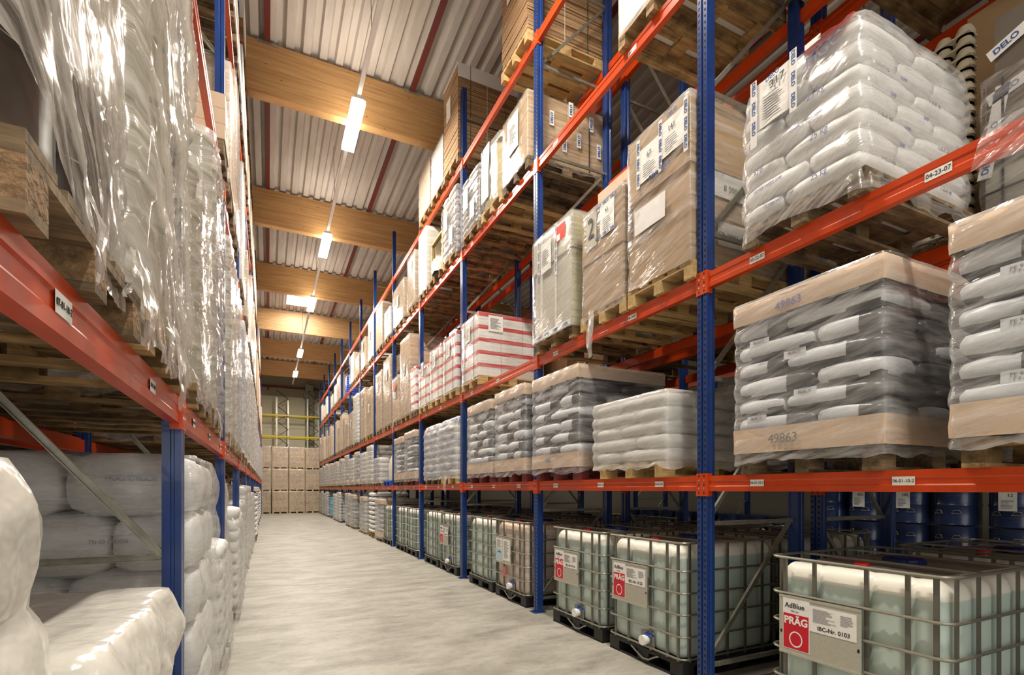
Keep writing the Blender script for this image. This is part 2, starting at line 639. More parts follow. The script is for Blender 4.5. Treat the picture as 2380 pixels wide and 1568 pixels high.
def lines_mesh(w, h, rows, mat, face='-x', seed=0):
    """rows of thin print strokes, local plane centred at the origin"""
    def mk():
        rnd = random.Random(seed)
        b_ = MB()
        for i in range(rows):
            z = h / 2 - h * (i + .5) / rows
            ww = w * rnd.uniform(.55, 1.0)
            t = h / rows * .16
            if face == '-x':
                b_.box(-.0008, 0, w / 2 - ww, w / 2, z - t, z + t)
            else:
                b_.box(-w / 2, -w / 2 + ww, -.0008, 0, z - t, z + t)
        return b_.mesh('small_print', [mat])
    return cached(('ln', w, h, rows, mat.name, face, seed), mk)


# ------------------------------------------------------------------ room
def struct(name, mb, mats, smooth=False):
    o = obj(name, mb.mesh(name, mats, smooth))
    o['kind'] = 'structure'
    return o


XW0, XW1, YE, Y0R = -6.0, 13.6, 41.0, -9.0
b_ = MB()
b_.box(XW0, XW1, Y0R, YE, -.15, 0)
struct('floor', b_, [floor_m])

ROOF = 9.99
# trapezoidal roof deck, ribs along Y, with a hole for the rooflight
b_ = MB()
SKX0, SKX1, SKY0, SKY1 = .66, 1.92, 23.85, 25.25
pitch, hh = .30, .075
x = XW0
while x < XW1 - 1e-6:
    segs = [(0, 0, .13, 0), (.13, 0, .165, hh), (.165, hh, .265, hh), (.265, hh, .30, 0)]
    for a, za, c_, zc in segs:
        xa, xc = x + a, x + c_
        for ya, yb in ((Y0R, SKY0), (SKY0, SKY1), (SKY1, YE)):
            if ya == SKY0 and xa > SKX0 - .05 and xc < SKX1 + .05:
                continue
            b_.face([(xa, ya, ROOF + za), (xa, yb, ROOF + za), (xc, yb, ROOF + zc), (xc, ya, ROOF + zc)])
    x += pitch
b_.box(XW0, XW1, Y0R, SKY0, ROOF + .12, ROOF + .2)
b_.box(XW0, XW1, SKY1, YE, ROOF + .12, ROOF + .2)
b_.box(XW0, SKX0, SKY0, SKY1, ROOF + .12, ROOF + .2)
b_.box(SKX1, XW1, SKY0, SKY1, ROOF + .12, ROOF + .2)
struct('ceiling', b_, [deck_m])
b_ = MB()
b_.box(SKX0, SKX1, SKY0, SKY1, ROOF + .02, ROOF + .05)
wn = struct('window_1', b_, [sky_glow])
b_ = MB()
for a in (SKX0 - .06, SKX1):
    b_.box(a, a + .06, SKY0 - .06, SKY1 + .06, ROOF - .01, ROOF + .12)
for a in (SKY0 - .06, SKY1):
    b_.box(SKX0, SKX1, a, a + .06, ROOF - .01, ROOF + .12)
struct('trim_1', b_, [rail_m])
# glulam beams
for k in range(-3, 6):
    y = 10.5547 + k * 5.1557
    b_ = MB()
    b_.box(XW0, XW1, y, y + .2, 8.947, 9.93)
    o = obj('roof_beam', b_.mesh('roof_beam', [glulam_m]))
    nth = {0: 'nearest glulam timber roof beam, behind the nearest lamp', 1: 'second glulam timber roof beam from the camera',
           2: 'third glulam timber roof beam, before the bright rooflight', 3: 'brightly lit glulam roof beam just behind the rooflight',
           4: 'fifth glulam timber roof beam, with thin cable along it', 5: 'farthest glulam timber roof beam, near the end wall'}
    lab = nth.get(k)
    if lab is None:
        tag(o, ['glulam roof beam out of frame behind the camera', 'glulam roof beam out of frame above the camera',
                'glulam roof beam above the frame before the nearest lamp'][k + 3], 'roof beam', 'glulam roof beams')
    else:
        tag(o, lab, 'roof beam', 'glulam roof beams')
# purlins
pn = 0
for i in range(-2, 5):
    xx = -.02 + 2.74 * i
    b_ = MB()
    b_.box(xx - .05, xx + .05, Y0R, YE - .3, 9.93, 9.99)
    o = obj('roof_purlin', b_.mesh('roof_purlin', [steel_red]))
    tag(o, {0: 'dark red steel roof purlin left of the lamp rail', 1: 'dark red steel roof purlin right of the lamp rail'}.get(
        i, ['dark red purlin over the far left rack side', 'dark red purlin above the left rack', '', '', 'dark red purlin over the back of the right racks',
            'dark red purlin beyond the right racks', 'outermost dark red purlin on the right'][i + 2]), 'purlin', 'dark red roof purlins')
# shoe plates under the purlins on the nearest beam
for i, xx in enumerate((-.02, 2.72)):
    b_ = MB()
    b_.box(xx - .17, xx + .17, 10.53, 10.77, 9.925, 9.935)
    b_.box(xx - .17, xx + .17, 10.53, 10.545, 9.88, 9.93)
    o = obj('beam_shoe_plate', b_.mesh('beam_shoe_plate', [galv]))
    tag(o, ['left', 'right'][i] + ' grey steel shoe plate where the red purlin meets the nearest beam', 'bracket')
# walls
b_ = MB()
z = 0
while z < 8.3:
    b_.box(XW0, XW1, YE, YE + .1, z, z + .26)
    b_.box(XW0, XW1, YE + .02, YE + .1, z + .26, z + .3)
    z += .3
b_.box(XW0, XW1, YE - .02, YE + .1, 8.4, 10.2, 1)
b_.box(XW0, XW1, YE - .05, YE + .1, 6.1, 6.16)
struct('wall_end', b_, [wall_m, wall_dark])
for nm, xa, xb in (('wall_left', XW0 - .1, XW0), ('wall_right', XW1, XW1 + .1)):
    b_ = MB()
    z = 0
    while z < 10.1:
        b_.box(xa + (.02 if xa < 0 else 0), xb + (0 if xa < 0 else 0), Y0R, YE, z, z + .28)
        b_.box(xa, xb - (.02 if xa < 0 else -.02), Y0R, YE, z + .28, z + .3)
        z += .3
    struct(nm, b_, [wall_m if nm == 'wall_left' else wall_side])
b_ = MB()
b_.box(2.45, 3.0, YE - .6, YE - .06, 0, 9.3)
b_.box(2.35, 3.1, YE - .65, YE - .06, 8.3, 8.7)
o = struct('trim_2', b_, [concrete])
b_ = MB()
b_.box(XW0, XW1, YE - .35, YE - .2, 8.98, 9.12)
for xx in (-.02, 2.72, 5.46):
    b_.box(xx - .06, xx + .06, YE - .7, YE - .35, 8.75, 8.85)
struct('trim_3', b_, [steel_red])
# painted lane line at the far end of the floor joint
b_ = MB()
b_.box(-.4, 3.11, 17.0, 17.03, .0005, .002)
struct('trim_4', b_, [solid('joint_filler', (.62, .61, .56), rough=.4)])

# ------------------------------------------------------------------ light line over the aisle
b_ = MB()
b_.box(LAMP_X - .035, LAMP_X + .035, -6, 37.5, LAMP_Z + .05, LAMP_Z + .11)
o = obj('light_rail', b_.mesh('light_rail', [rail_m]))
tag(o, 'long white mounting rail hung above the aisle carrying the lamps', 'light rail')


def lamp(y, xc, label, glow=True):
    r = empty('aisle_lamp', (xc, y, LAMP_Z))
    tag(r, label, 'lamp', 'strip lamps on the rail')
    b = MB()
    b.box(-.09, .09, -.74, .74, .0, .05)
    obj('lamp_housing', b.mesh('lamp_housing', [rail_m]), r)
    b = MB()
    b.zprism([(-.12, -.72), (.12, -.72), (.12, .72), (-.12, .72)], -.08, 0)
    obj('lamp_diffuser', b.mesh('lamp_diffuser', [tube_glow]), r)
    l = bpy.data.lights.new('lamp_light', 'AREA')
    l.shape = 'RECTANGLE'
    l.size = .16
    l.size_y = 1.4
    l.energy = LAMP_W
    l.color = LAMP_COL
    lo = bpy.data.objects.new('lamp_light', l)
    col.objects.link(lo)
    lo.parent = r
    lo.location = (0, 0, -.09)
    l2 = bpy.data.lights.new('lamp_light', 'AREA')
    l2.shape = 'RECTANGLE'
    l2.size = .16
    l2.size_y = 1.4
    l2.energy = LAMP_W * .055
    l2.color = LAMP_COL
    lo = bpy.data.objects.new('lamp_light', l2)
    col.objects.link(lo)
    lo.parent = r
    lo.location = (0, 0, .12)
    lo.rotation_euler = (PI, 0, 0)
    return r


names = ['lit strip lamp out of frame behind the camera', 'lit strip lamp above the frame, nearest overhead',
         'lit strip lamp in front of the nearest timber beam', 'lit strip lamp below the second timber beam',
         'lit strip lamp overlapping the bright rooflight', 'small lit lamp before the fifth timber beam',
         'farthest and smallest lit lamp on the rail']
for y, nm in zip(LAMP_Y, names):
    lamp(y, LAMP_X, nm)
b_ = MB()
b_.box(7.465, 7.535, -6, 37.5, LAMP_Z + .05, LAMP_Z + .11)
o = obj('light_rail', b_.mesh('light_rail', [rail_m]))
tag(o, 'white lamp rail above the next aisle, behind the right racks', 'light rail')
for i, y in enumerate((-1.5, 22.0)):
    ll = lamp(y, 7.5, ['near', 'far'][i] + ' strip lamp over the next aisle behind the right racks')
    for c_ in ll.children:
        if c_.type == 'LIGHT':
            c_.data.energy *= .45
b_ = MB()
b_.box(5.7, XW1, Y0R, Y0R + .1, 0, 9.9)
struct('light_block_back', b_, [wall_side])  # unseen slab added to keep ambient light out of the next aisle
# suspension wires
for i, y in enumerate((8.2, 13.2, 18.4, 26.0)):
    b_ = MB()
    b_.tube([(LAMP_X - .03, y, ROOF + .02), (LAMP_X, y, LAMP_Z + .1)], .006, 5)
    o = obj('suspension_wire', b_.mesh('suspension_wire', [galv]))
    tag(o, 'thin wire holding the light rail, ' + ['nearest the camera', 'beyond the first lamp', 'beyond the second lamp', 'behind the rooflight'][i], 'wire')
sky = bpy.data.lights.new('rooflight_daylight', 'AREA')
sky.shape = 'RECTANGLE'
sky.size, sky.size_y = 1.2, 1.3
sky.energy = 110
sky.color = (1, .97, .93)
so = bpy.data.objects.new('rooflight_daylight', sky)
col.objects.link(so)
so.location = ((SKX0 + SKX1) / 2, (SKY0 + SKY1) / 2, ROOF - .02)

# ------------------------------------------------------------------ racks
POSTW, POSTD = .10, .085


def post_mesh(h, slots):
    def mk():
        b = MB()
        w = POSTW / 2
        # profile in (x depth, y width); front face at x = 0 with a central recess and side ridges
        prof = [(0, -w), (0, -.012), (.012, -.008), (.012, .008), (0, .012), (0, w), (.03, w), (.034, w - .006), (.045, w - .006), (.049, w),
                (POSTD, w), (POSTD, w - .02), (POSTD - .006, w - .02), (POSTD - .006, -w + .02), (POSTD, -w + .02), (POSTD, -w),
                (.049, -w), (.045, -w + .006), (.034, -w + .006), (.03, -w)]
        b.zprism(prof, 0, h)
        if slots:
            z = .06
            while z < min(h - .1, slots):
                for s in (-1, 1):
                    yc = s * .030
                    b.face([(-.0006, yc - .011 * s, z + .022), (-.0006, yc + .006 * s, z + .026), (-.0006, yc + .010 * s, z + .006),
                            (-.0006, yc + .004 * s, z - .004), (-.0006, yc - .003 * s, z + .004)], 1)
                for s in (-1, 1):
                    pass
                z += .05
        return b.mesh('post', [blue, slot_m])
    return cached(('post', h, slots), mk)


def beam_mesh(L, h, dp, fancy=True):
    def mk():
        b = MB()
        g = .0045
        prof = [(0, 0), (0, h * .30), (g, h * .36), (g, h * .62), (0, h * .68), (0, h), (dp * .45, h), (dp * .45, h - .018), (dp, h - .018), (dp, 0)]
        b.prism(prof, 0, L)
        return b.mesh('front_beam', [orange])
    return cached(('beam', round(L, 3), h, dp), mk)


def conn_mesh(side):
    def mk():
        b = MB()
        b.box(-.006, 0, 0 if side > 0 else -.052, .052 if side > 0 else 0, -.09, .09)
        y = .052 * side
        b.box(-.006, .05, min(y, y + .005 * side), max(y, y + .005 * side), -.09, .09)
        yc = .026 * side
        for z in (-.03, .035):
            b.lathe_x = None
            b.box(-.0095, -.006, yc - .006, yc + .006, z - .006, z + .006, 1)
        for z in (-.065, .0, .07):
            b.face([(-.0065, yc - .006, z - .01), (-.0065, yc + .006, z - .01), (-.0065, yc + .004, z + .01), (-.0065, yc - .004, z + .01)], 2)
        return b.mesh('connector', [orange, bolt_m, slot_m])
    return cached(('conn', side), mk)


def foot_mesh():
    def mk():
        b = MB()
        b.box(-.05, .12, -.075, .075, 0, .008)
        b.box(-.035, -.015, -.01, .01, .008, .03)
        return b.mesh('foot_plate', [blue])
    return cached('foot', mk)


def brace_mesh(dx, dz):
    def mk():
        b = MB()
        L = math.hypot(dx, dz)
        w, t = .035, .022
        # channel lying from origin to (dx, 0, dz)
        ux, uz = dx / L, dz / L
        nx, nz = -uz, ux
        for (o0, o1, ya, yb) in ((-w / 2, w / 2, -.002, .002), (-w / 2, -w / 2 + .004, .002, t), (w / 2 - .004, w / 2, .002, t)):
            n = len(b.v)
            for s_ in (0, L):
                for off in (o0, o1):
                    for y in (ya, yb):
                        b.v.append((ux * s_ + nx * off, y, uz * s_ + nz * off))
            for q in ((0, 1, 3, 2), (4, 6, 7, 5), (0, 4, 5, 1), (2, 3, 7, 6), (0, 2, 6, 4), (1, 5, 7, 3)):
                b.f.append(tuple(n + i for i in q))
                b.m.append(0)
        return b.mesh('brace', [galv])
    return cached(('brace', round(dx, 3), round(dz, 3)), mk)


NODES = [.17, 1.31, 2.48, 3.64, 4.78, 5.95, 7.10, 8.25]
NODES_L = [.25, 1.24, 2.48, 3.64, 4.78, 5.95, 7.10, 8.25]


def rack(label, x0, sgn, ys, levels, H, mirror=False, near=4, nodes=NODES, slot_h=9, rear=True, depth=1.17, group=None, beamh=.12):
    """x0 front plane, sgn +1 if the rack lies towards +X from its front plane; levels = shelf top heights"""
    rz = 0 if sgn > 0 else PI
    r = empty('pallet_rack', (x0, 0, 0), rz)
    tag(r, label, 'pallet rack', group)

    def Y(y):
        return y * sgn
    xr = depth
    for i, y in enumerate(ys):
        p = obj('post', post_mesh(H, slot_h if i < near else 0), r, (0, Y(y), 0))
        obj('foot_plate', foot_mesh(), p)
        q = obj('post', post_mesh(H, 0), r, (xr, Y(y), 0), (0, 0, PI))
        nd = [n for n in nodes if n < H - .05]
        xa, xb = POSTD - .01, xr - POSTD + .01
        if i < near + 3:
            for j, n in enumerate(nd):
                obj('brace', brace_mesh(xb - xa, 0), r, (xa, Y(y), n))
                if j + 1 < len(nd):
                    dz = nd[j + 1] - n
                    if mirror:
                        obj('brace', brace_mesh(-(xb - xa), dz), r, (xb, Y(y) + .024, n))
                    else:
                        obj('brace', brace_mesh(xb - xa, dz), r, (xa, Y(y) + .024, n))
        else:
            def mk():
                b = MB()
                for j, n in enumerate(nd):
                    b.obox((xa, 0, n), (xb, 0, n), .02, .035)
                    if j + 1 < len(nd):
                        if mirror:
                            b.obox((xb, .024, n), (xa, .024, nd[j + 1]), .02, .035)
                        else:
                            b.obox((xa, .024, n), (xb, .024, nd[j + 1]), .02, .035)
                return b.mesh('frame_bracing', [galv])
            obj('frame_bracing', cached(('lat', mirror, len(nd), nd[0]), mk), r, (0, Y(y), 0))
    for i in range(len(ys) - 1):
        a, b2 = Y(ys[i]), Y(ys[i + 1])
        lo, hi = min(a, b2) + .052, max(a, b2) - .052
        for z in levels:
            bm_ = obj('front_beam', beam_mesh(hi - lo, beamh, .05), r, (.008, lo, z - beamh))
            if i < near + 3:
                obj('connector', conn_mesh(1), bm_, (-.008, -.052, beamh - .07))
                obj('connector', conn_mesh(-1), bm_, (-.008, hi - lo + .052, beamh - .07))
            else:
                def mk2():
                    b = MB()
                    b.box(-.012, .004, -.052, .0, -.02, beamh + .02)
                    return b.mesh('connector', [orange])
                obj('connector', cached(('cs', beamh), mk2), bm_)
                def mk3():
                    b = MB()
                    b.box(-.012, .004, 0, .052, -.02, beamh + .02)
                    return b.mesh('connector', [orange])
                obj('connector', cached(('cs2', beamh), mk3), bm_, (0, hi - lo, 0))
            if rear:
                rb = obj('rear_beam', beam_mesh(hi - lo, beamh, .05), r, (xr - .008, hi, z - beamh), (0, 0, PI))
    return r


RX = 3.11
RY = [3.003 + 2.8 * k for k in range(-1, 13)]
RL = [1.69, 3.29, 5.82, 7.46]
LX = -.40
LY = [3.12 + 2.8 * k for k in range(-1, 13)]
LL = [2.05, 4.66, 7.21, 8.52]
RB = RX + 1.40
rackA = rack('tall blue and orange pallet rack along the right side of the aisle', RX, 1, RY, RL, 8.74)
rackB = rack('blue and orange rack standing back to back behind the right rack', RB, 1, RY[:7], RL, 8.74, mirror=True, near=2, slot_h=3)
rackC = rack('blue rack with blue drums across the next aisle, far right', 9.25, 1, [.2, 3.0, 5.8, 8.6, 11.4], [2.15, 4.2, 6.3], 7.0, near=0, rear=False)
rackL = rack('tall blue and orange pallet rack along the left edge', LX, -1, LY, LL, 8.92, nodes=NODES_L, near=3, slot_h=0, beamh=.13)
rackD = rack('dark blue rack standing back to back behind the left rack', LX - 1.40, -1, LY[:5], LL, 8.92, nodes=NODES_L, near=0, slot_h=0)


def code_label(parent, x, y, z, s, sgn=1, w=.11, h=.048, size=.026, tall=1.0):
    """white location label with black code stuck on a beam (rack-local coordinates)"""
    def mk():
        b = MB()
        b.box(-.0012, 0, -w / 2, w / 2, -h / 2, h / 2)
        return b.mesh('location_label', [paper])
    o = obj('location_label', cached(('cl', w, h), mk), parent, (x, y, z))
    text(s, size, ink, o, (-.0018, 0, 0), squash=.9)
    return o


for k in range(-1, 8):          # lowest right beam codes 06-xx-10-n
    for n, dy in ((3, .30), (2, 1.18), (1, 2.02)):
        yy = RY[k + 1] + 2.8 - .5 - (n == 2) * .92 - (n == 1) * 1.8
        code_label(rackA, .0075, yy, RL[0] - .06, '06-%02d-10-%d' % (k + 2, n))
for k in range(-1, 7):
    for n in range(2):
        yy = RY[k + 1] + (2.3 if n == 0 else 1.22 - (k == 0) * .35)
        code_label(rackA, .0075, yy, RL[1] - .07, ['%02d-%02d-07', '04-%02d-07'][n] % ((1, 22 + k + 1) if n == 0 else (23 + k + 1,)), w=.12, size=.034)
        if 0 <= k < 6:
            code_label(rackA, .0075, yy, RL[2] - .07, '%02d-%02d-12' % (2 + n, 31 + k), w=.12, size=.03)
for k in range(-1, 6):
    for n in range(3):
        yy = -(LY[k + 1] + (2.4, 1.4, .5)[n]) if k >= 0 else -(LY[0] + (2.08, 1.12, .3)[n])
        code_label(rackL, .0075, yy, LL[0] - .065, '07-%02d-10-%d' % (k + 2, 3 - n), w=.10, h=.05, size=.024)

# ------------------------------------------------------------------ pallets


def pallet_parts(w, d, wood_m, block_m=None, solid_look=False):
    """euro pallet: x = depth d (boards run along x), y = width w; origin at its centre bottom"""
    def deck():
        b = MB()
        n = 5
        for i in range(n):
            ww = .145 if i % 2 == 0 else .10
            yc = -w / 2 + .0725 + (w - .145) * i / (n - 1)
            b.box(-d / 2, d / 2, yc - ww / 2, yc + ww / 2, .122, .144)
        for xc in (-d / 2 + .0725, 0, d / 2 - .0725):
            b.box(xc - .072, xc + .072, -w / 2, w / 2, .100, .122)
        return b.mesh('deck_boards', [wood_m])

    def block():
        b = MB()
        b.box(-.0725, .0725, -.05, .05, .022, .100)
        return b.mesh('block', [block_m or wood_m])

    def skid():
        b = MB()
        b.box(-d / 2, d / 2, -.05, .05, 0, .022)
        return b.mesh('bottom_board', [wood_m])
    k = (round(w, 2), round(d, 2), wood_m.name)
    return cached(('deck',) + k, deck), cached(('blk', wood_m.name, (block_m or wood_m).name), block), cached(('skid',) + k, skid)


def pallet_flat(w, d, wood_m):
    def mk():
        b = MB()
        for i in range(5):
            yc = -w / 2 + .0725 + (w - .145) * i / 4
            b.box(-d / 2, d / 2, yc - .065, yc + .065, .122, .144)
        for xc in (-d / 2 + .0725, 0, d / 2 - .0725):
            b.box(xc - .072, xc + .072, -w / 2, w / 2, .100, .122)
            for yc in (-w / 2 + .05, 0, w / 2 - .05):
                b.box(xc - .072, xc + .072, yc - .05, yc + .05, .022, .1)
        for yc in (-w / 2 + .05, 0, w / 2 - .05):
            b.box(-d / 2, d / 2, yc - .05, yc + .05, 0, .022)
        return b.mesh('wooden_pallet', [wood_m])
    return cached(('pf', round(w, 2), round(d, 2), wood_m.name), mk)


def pallet(x, y, z, rz, label, w=.8, d=1.2, wood_m=None, detail=True, block_m=None, name='wooden_pallet', group='wooden pallets'):
    """x = front edge; placed with centre half a depth behind the front"""
    wood_m = wood_m or wood
    sg = 1 if abs(rz) < 1 else -1
    cx_ = x + sg * d / 2
    if detail:
        r = empty(name, (cx_, y, z), rz)
        dk, bk, sk = pallet_parts(w, d, wood_m, block_m)
        obj('deck_boards', dk, r)
        for xx in (-d / 2 + .0725, 0, d / 2 - .0725):
            for yy in (-w / 2 + .05, 0, w / 2 - .05):
                obj('block', bk, r, (xx, yy, 0))
        for yy in (-w / 2 + .05, 0, w / 2 - .05):
            obj('bottom_board', sk, r, (0, yy, 0))
    else:
        r = obj(name, pallet_flat(w, d, wood_m), None, (cx_, y, z), (0, 0, rz))
    tag(r, label, 'pallet', group)
    return r


# ------------------------------------------------------------------ load pieces (local frame: x 0..d inward from the aisle, y centred, z up)
def sack_mesh(lx, ly, lz, mat, panel=None, seed=0, nx=7, ny=6, nz=5, fancy=True):
    def mk():
        rnd = random.Random(seed)
        bm = bmesh.new()
        bmesh.ops.create_cube(bm, size=2)
        bmesh.ops.subdivide_edges(bm, edges=bm.edges[:], cuts=5 if fancy else 3, use_grid_fill=True)
        off = Vector((seed * 3.7, seed * 1.3, 0))
        for v in bm.verts:
            x, y, z = v.co
            rr = max(abs(x), abs(y))
            th = 1 - .24 * rr ** 6 - .10 * (abs(x) * abs(y)) ** 3
            # bulge sides at mid height
            side = 1 - .07 * z * z
            p = Vector((x * side, y * side, z * th))
            # round the plan corners
            k = (abs(x) * abs(y)) ** 3
            p.x *= 1 - .05 * k
            p.y *= 1 - .05 * k
            n_ = noise.noise(Vector((x * 1.6, y * 1.6, z * 1.6)) + off)
            n2 = noise.noise(Vector((x * 4, y * 4, z * 2)) + off)
            p.z += .14 * n_ * (1 - .3 * rr)
            p.x += .03 * n2
            p.y += .03 * n2
            v.co = Vector((p.x * lx / 2, p.y * ly / 2, p.z * lz / 2))
        me = bpy.data.meshes.new('sack')
        bm.normal_update()
        me.materials.append(mat)
        me.materials.append(panel or mat)
        for f in bm.faces:
            f.smooth = True
            c = f.calc_center_median()
            nrm = f.normal
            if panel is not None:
                if -.45 < nrm.z < .93 and (-.25 < (2 * c.y / ly) or seed == 1) and (2 * c.x / lx) < .55:  # printed panel, kept off downturned faces to paint shade under dark bulges
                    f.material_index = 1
        bm.to_mesh(me)
        bm.free()
        return me
    return cached(('sack', lx, ly, lz, mat.name, panel.name if panel else '', seed, fancy), mk)


def ring_points(x0, x1, y0, y1, rad, step=.05):
    """rounded rectangle perimeter with outward normals"""
    pts = []
    cs = [(x0 + rad, y0 + rad, PI, 1.5 * PI), (x1 - rad, y0 + rad, 1.5 * PI, 2 * PI), (x1 - rad, y1 - rad, 0, .5 * PI), (x0 + rad, y1 - rad, .5 * PI, PI)]
    for i, (cx_, cy_, a0, a1) in enumerate(cs):
        for j in range(4):
            a = a0 + (a1 - a0) * j / 3
            pts.append((cx_ + rad * math.cos(a), cy_ + rad * math.sin(a), math.cos(a), math.sin(a)))
        nx_, ny_, na, _ = cs[(i + 1) % 4]
        sx, sy = nx_ + rad * math.cos(na), ny_ + rad * math.sin(na)
        px, py, nx0, ny0 = pts[-1]
        L = math.hypot(sx - px, sy - py)
        n = max(1, int(L / step))
        for j in range(1, n):
            t = j / n
            pts.append((px + (sx - px) * t, py + (sy - py) * t, nx0, ny0))
    return pts


def shell(name, mat, d, w, z0, z1, lay=0, amp=.012, namp=.010, nsc=5.0, rad=.05, hem=0.0, hemf=None, step=.05, grow=.012, top=True, seed=0,
          diag=0.0, taper=0.0, zstep=None, dome=0.0, squeeze=0.0):
    """wrapped skin following a load: bulges per layer, noise wrinkles, ragged hem"""
    def mk():
        x0, x1, y0, y1 = -grow, d + grow, -w / 2 - grow, w / 2 + grow
        ring = ring_points(x0, x1, y0, y1, rad, step)
        H = z1 - z0
        rows = max(3, int(H / (zstep or min(.045, (lay / 5 if lay else .045)))))
        V = []
        F = []
        off = Vector((seed * 5.1, seed * 2.3, seed * 7.7))
        k = len(ring)
        cxx, cyy = d / 2, 0
        for i in range(rows + 1):
            t = i / rows
            z = z0 + H * t
            for (x, y, nx_, ny_) in ring:
                zz = z
                bl = 0
                if lay:
                    ph = ((z - max(0, z0)) / lay) % 1.0
                    bl = amp * (math.sin(PI * ph) ** .7 - .6)
                n1 = noise.noise(Vector((x * nsc, y * nsc, z * nsc * 1.4)) + off)
                n2 = noise.noise(Vector((x * nsc * 3, y * nsc * 3, z * nsc * 3)) + off)
                o_ = bl + namp * (n1 * 1.6 + n2 * .7)
                if diag:
                    s_ = y * .80 - z * .60 - x * .3
                    q = noise.noise(Vector((s_ * 11, (y * .6 + z * .8) * .55, seed)))
                    o_ += diag * (abs(q) * 2.2 - .4)
                tp = 1 - taper * t * t
                if dome and t > .8:
                    tp *= 1 - dome * ((t - .8) / .2) ** 2
                if i < 3 and hem:
                    n3 = noise.noise(Vector((x * 7, y * 7, 3.3)) + off)
                    zz += hem * n3 * (3 - i) / 3
                    o_ += .012 * noise.noise(Vector((x * 14, y * 14, 9)) + off)
                if hemf and i == 0:
                    pass
                if squeeze:
                    o_ -= squeeze * math.sin(PI * t)
                zlow = hemf(x, y) if hemf else None
                if zlow is not None:
                    zz = zlow + (z1 - zlow) * t
                V.append((cxx + (x - cxx) * tp + nx_ * o_, cyy + (y - cyy) * tp + ny_ * o_, zz))
        for i in range(rows):
            for j in range(k):
                F.append((i * k + j, i * k + (j + 1) % k, (i + 1) * k + (j + 1) % k, (i + 1) * k + j))
        if top:
            base = rows * k
            prev = base
            for sc_, dz in ((.9, .006), (.55, .012)):
                n = len(V)
                for j in range(k):
                    x, y, z = V[base + j]
                    xx, yy = cxx + (x - cxx) * sc_, cyy + (y - cyy) * sc_
                    V.append((xx, yy, z + dz + .010 * noise.noise(Vector((xx * 8, yy * 8, 1)) + off)))
                for j in range(k):
                    F.append((prev + j, prev + (j + 1) % k, n + (j + 1) % k, n + j))
                prev = n
            F.append(tuple(prev + j for j in range(k)))
        me = bpy.data.meshes.new(name)
        me.from_pydata(V, [], F)
        me.materials.append(mat)
        me.polygons.foreach_set('use_smooth', [True] * len(me.polygons))
        return me
    if hemf:
        return mk()
    return cached(('sh', name, mat.name, d, w, z0, z1, lay, amp, namp, nsc, rad, hem, step, grow, top, seed, diag, taper, dome, squeeze), mk)


def box_mesh(name, dx, dy, dz, mats, extra=None, key=None):
    def mk():
        b = MB()
        b.box(0, dx, -dy / 2, dy / 2, 0, dz)
        if extra:
            extra(b)
        return b.mesh(name, mats)
    return cached(('bx', name, round(dx, 3), round(dy, 3), round(dz, 3), tuple(m_.name for m_ in mats), key), mk)


def carton_mesh(dx, dy, dz, mat, style=0):
    """x 0..dx, y centred; tape seam, flap gap; style 1 = red lid band, 2 = arrows-free plain"""
    def ex(b):
        g = .0012
        if style == 1:
            b.box(-g, dx + g, -dy / 2 - g, dy / 2 + g, dz * .70, dz + g, 1)
        elif style == 0:
            b.box(-g, dx + g, -.025, .025, dz * .82, dz + g, 1)
            b.box(-g, 0, -.025, .025, 0, dz * .16, 1)
            b.box(.10 * dx, .9 * dx, -dy / 2 - g, -dy / 2, dz * .97, dz * .975, 1)
        elif style == 3:
            b.box(-g, 0, -dy * .35, -dy * .12, dz * .55, dz * .8, 2)
            b.box(-g, dx + g, -.025, .025, dz * .9, dz + g, 1)
            b.box(dx * .3, dx * .5, -dy / 2 - g, -dy / 2, dz * .5, dz * .75, 2)
    mats = [mat, band_red if style == 1 else tape_m, paper]
    return box_mesh('carton', dx, dy, dz, mats, ex, style)


def sheet(parent, w, h, loc, face='-x', mat=None, name='label_sheet'):
    def mk():
        b = MB()
        n = 6
        for i in range(n):
            for j in range(n):
                P = []
                for a, c_ in ((i, j), (i + 1, j), (i + 1, j + 1), (i, j + 1)):
                    u, v = (a / n - .5) * w, (c_ / n - .5) * h
                    o_ = .004 * noise.noise(Vector((u * 9, v * 9, w)))
                    P.append((-.002 + o_, -u, v) if face == '-x' else (u, -.002 + o_, v))
                b.face(P)
        return b.mesh(name, [mat or paper], True)
    return obj(name, cached(('sheet', w, h, face, (mat or paper).name, name), mk), parent, loc)


PLACED = []


def load_root(name, x, y, z, rz, label, cat, group):
    r = empty(name, (x, y, z), rz)
    tag(r, label, cat, group)
    return r


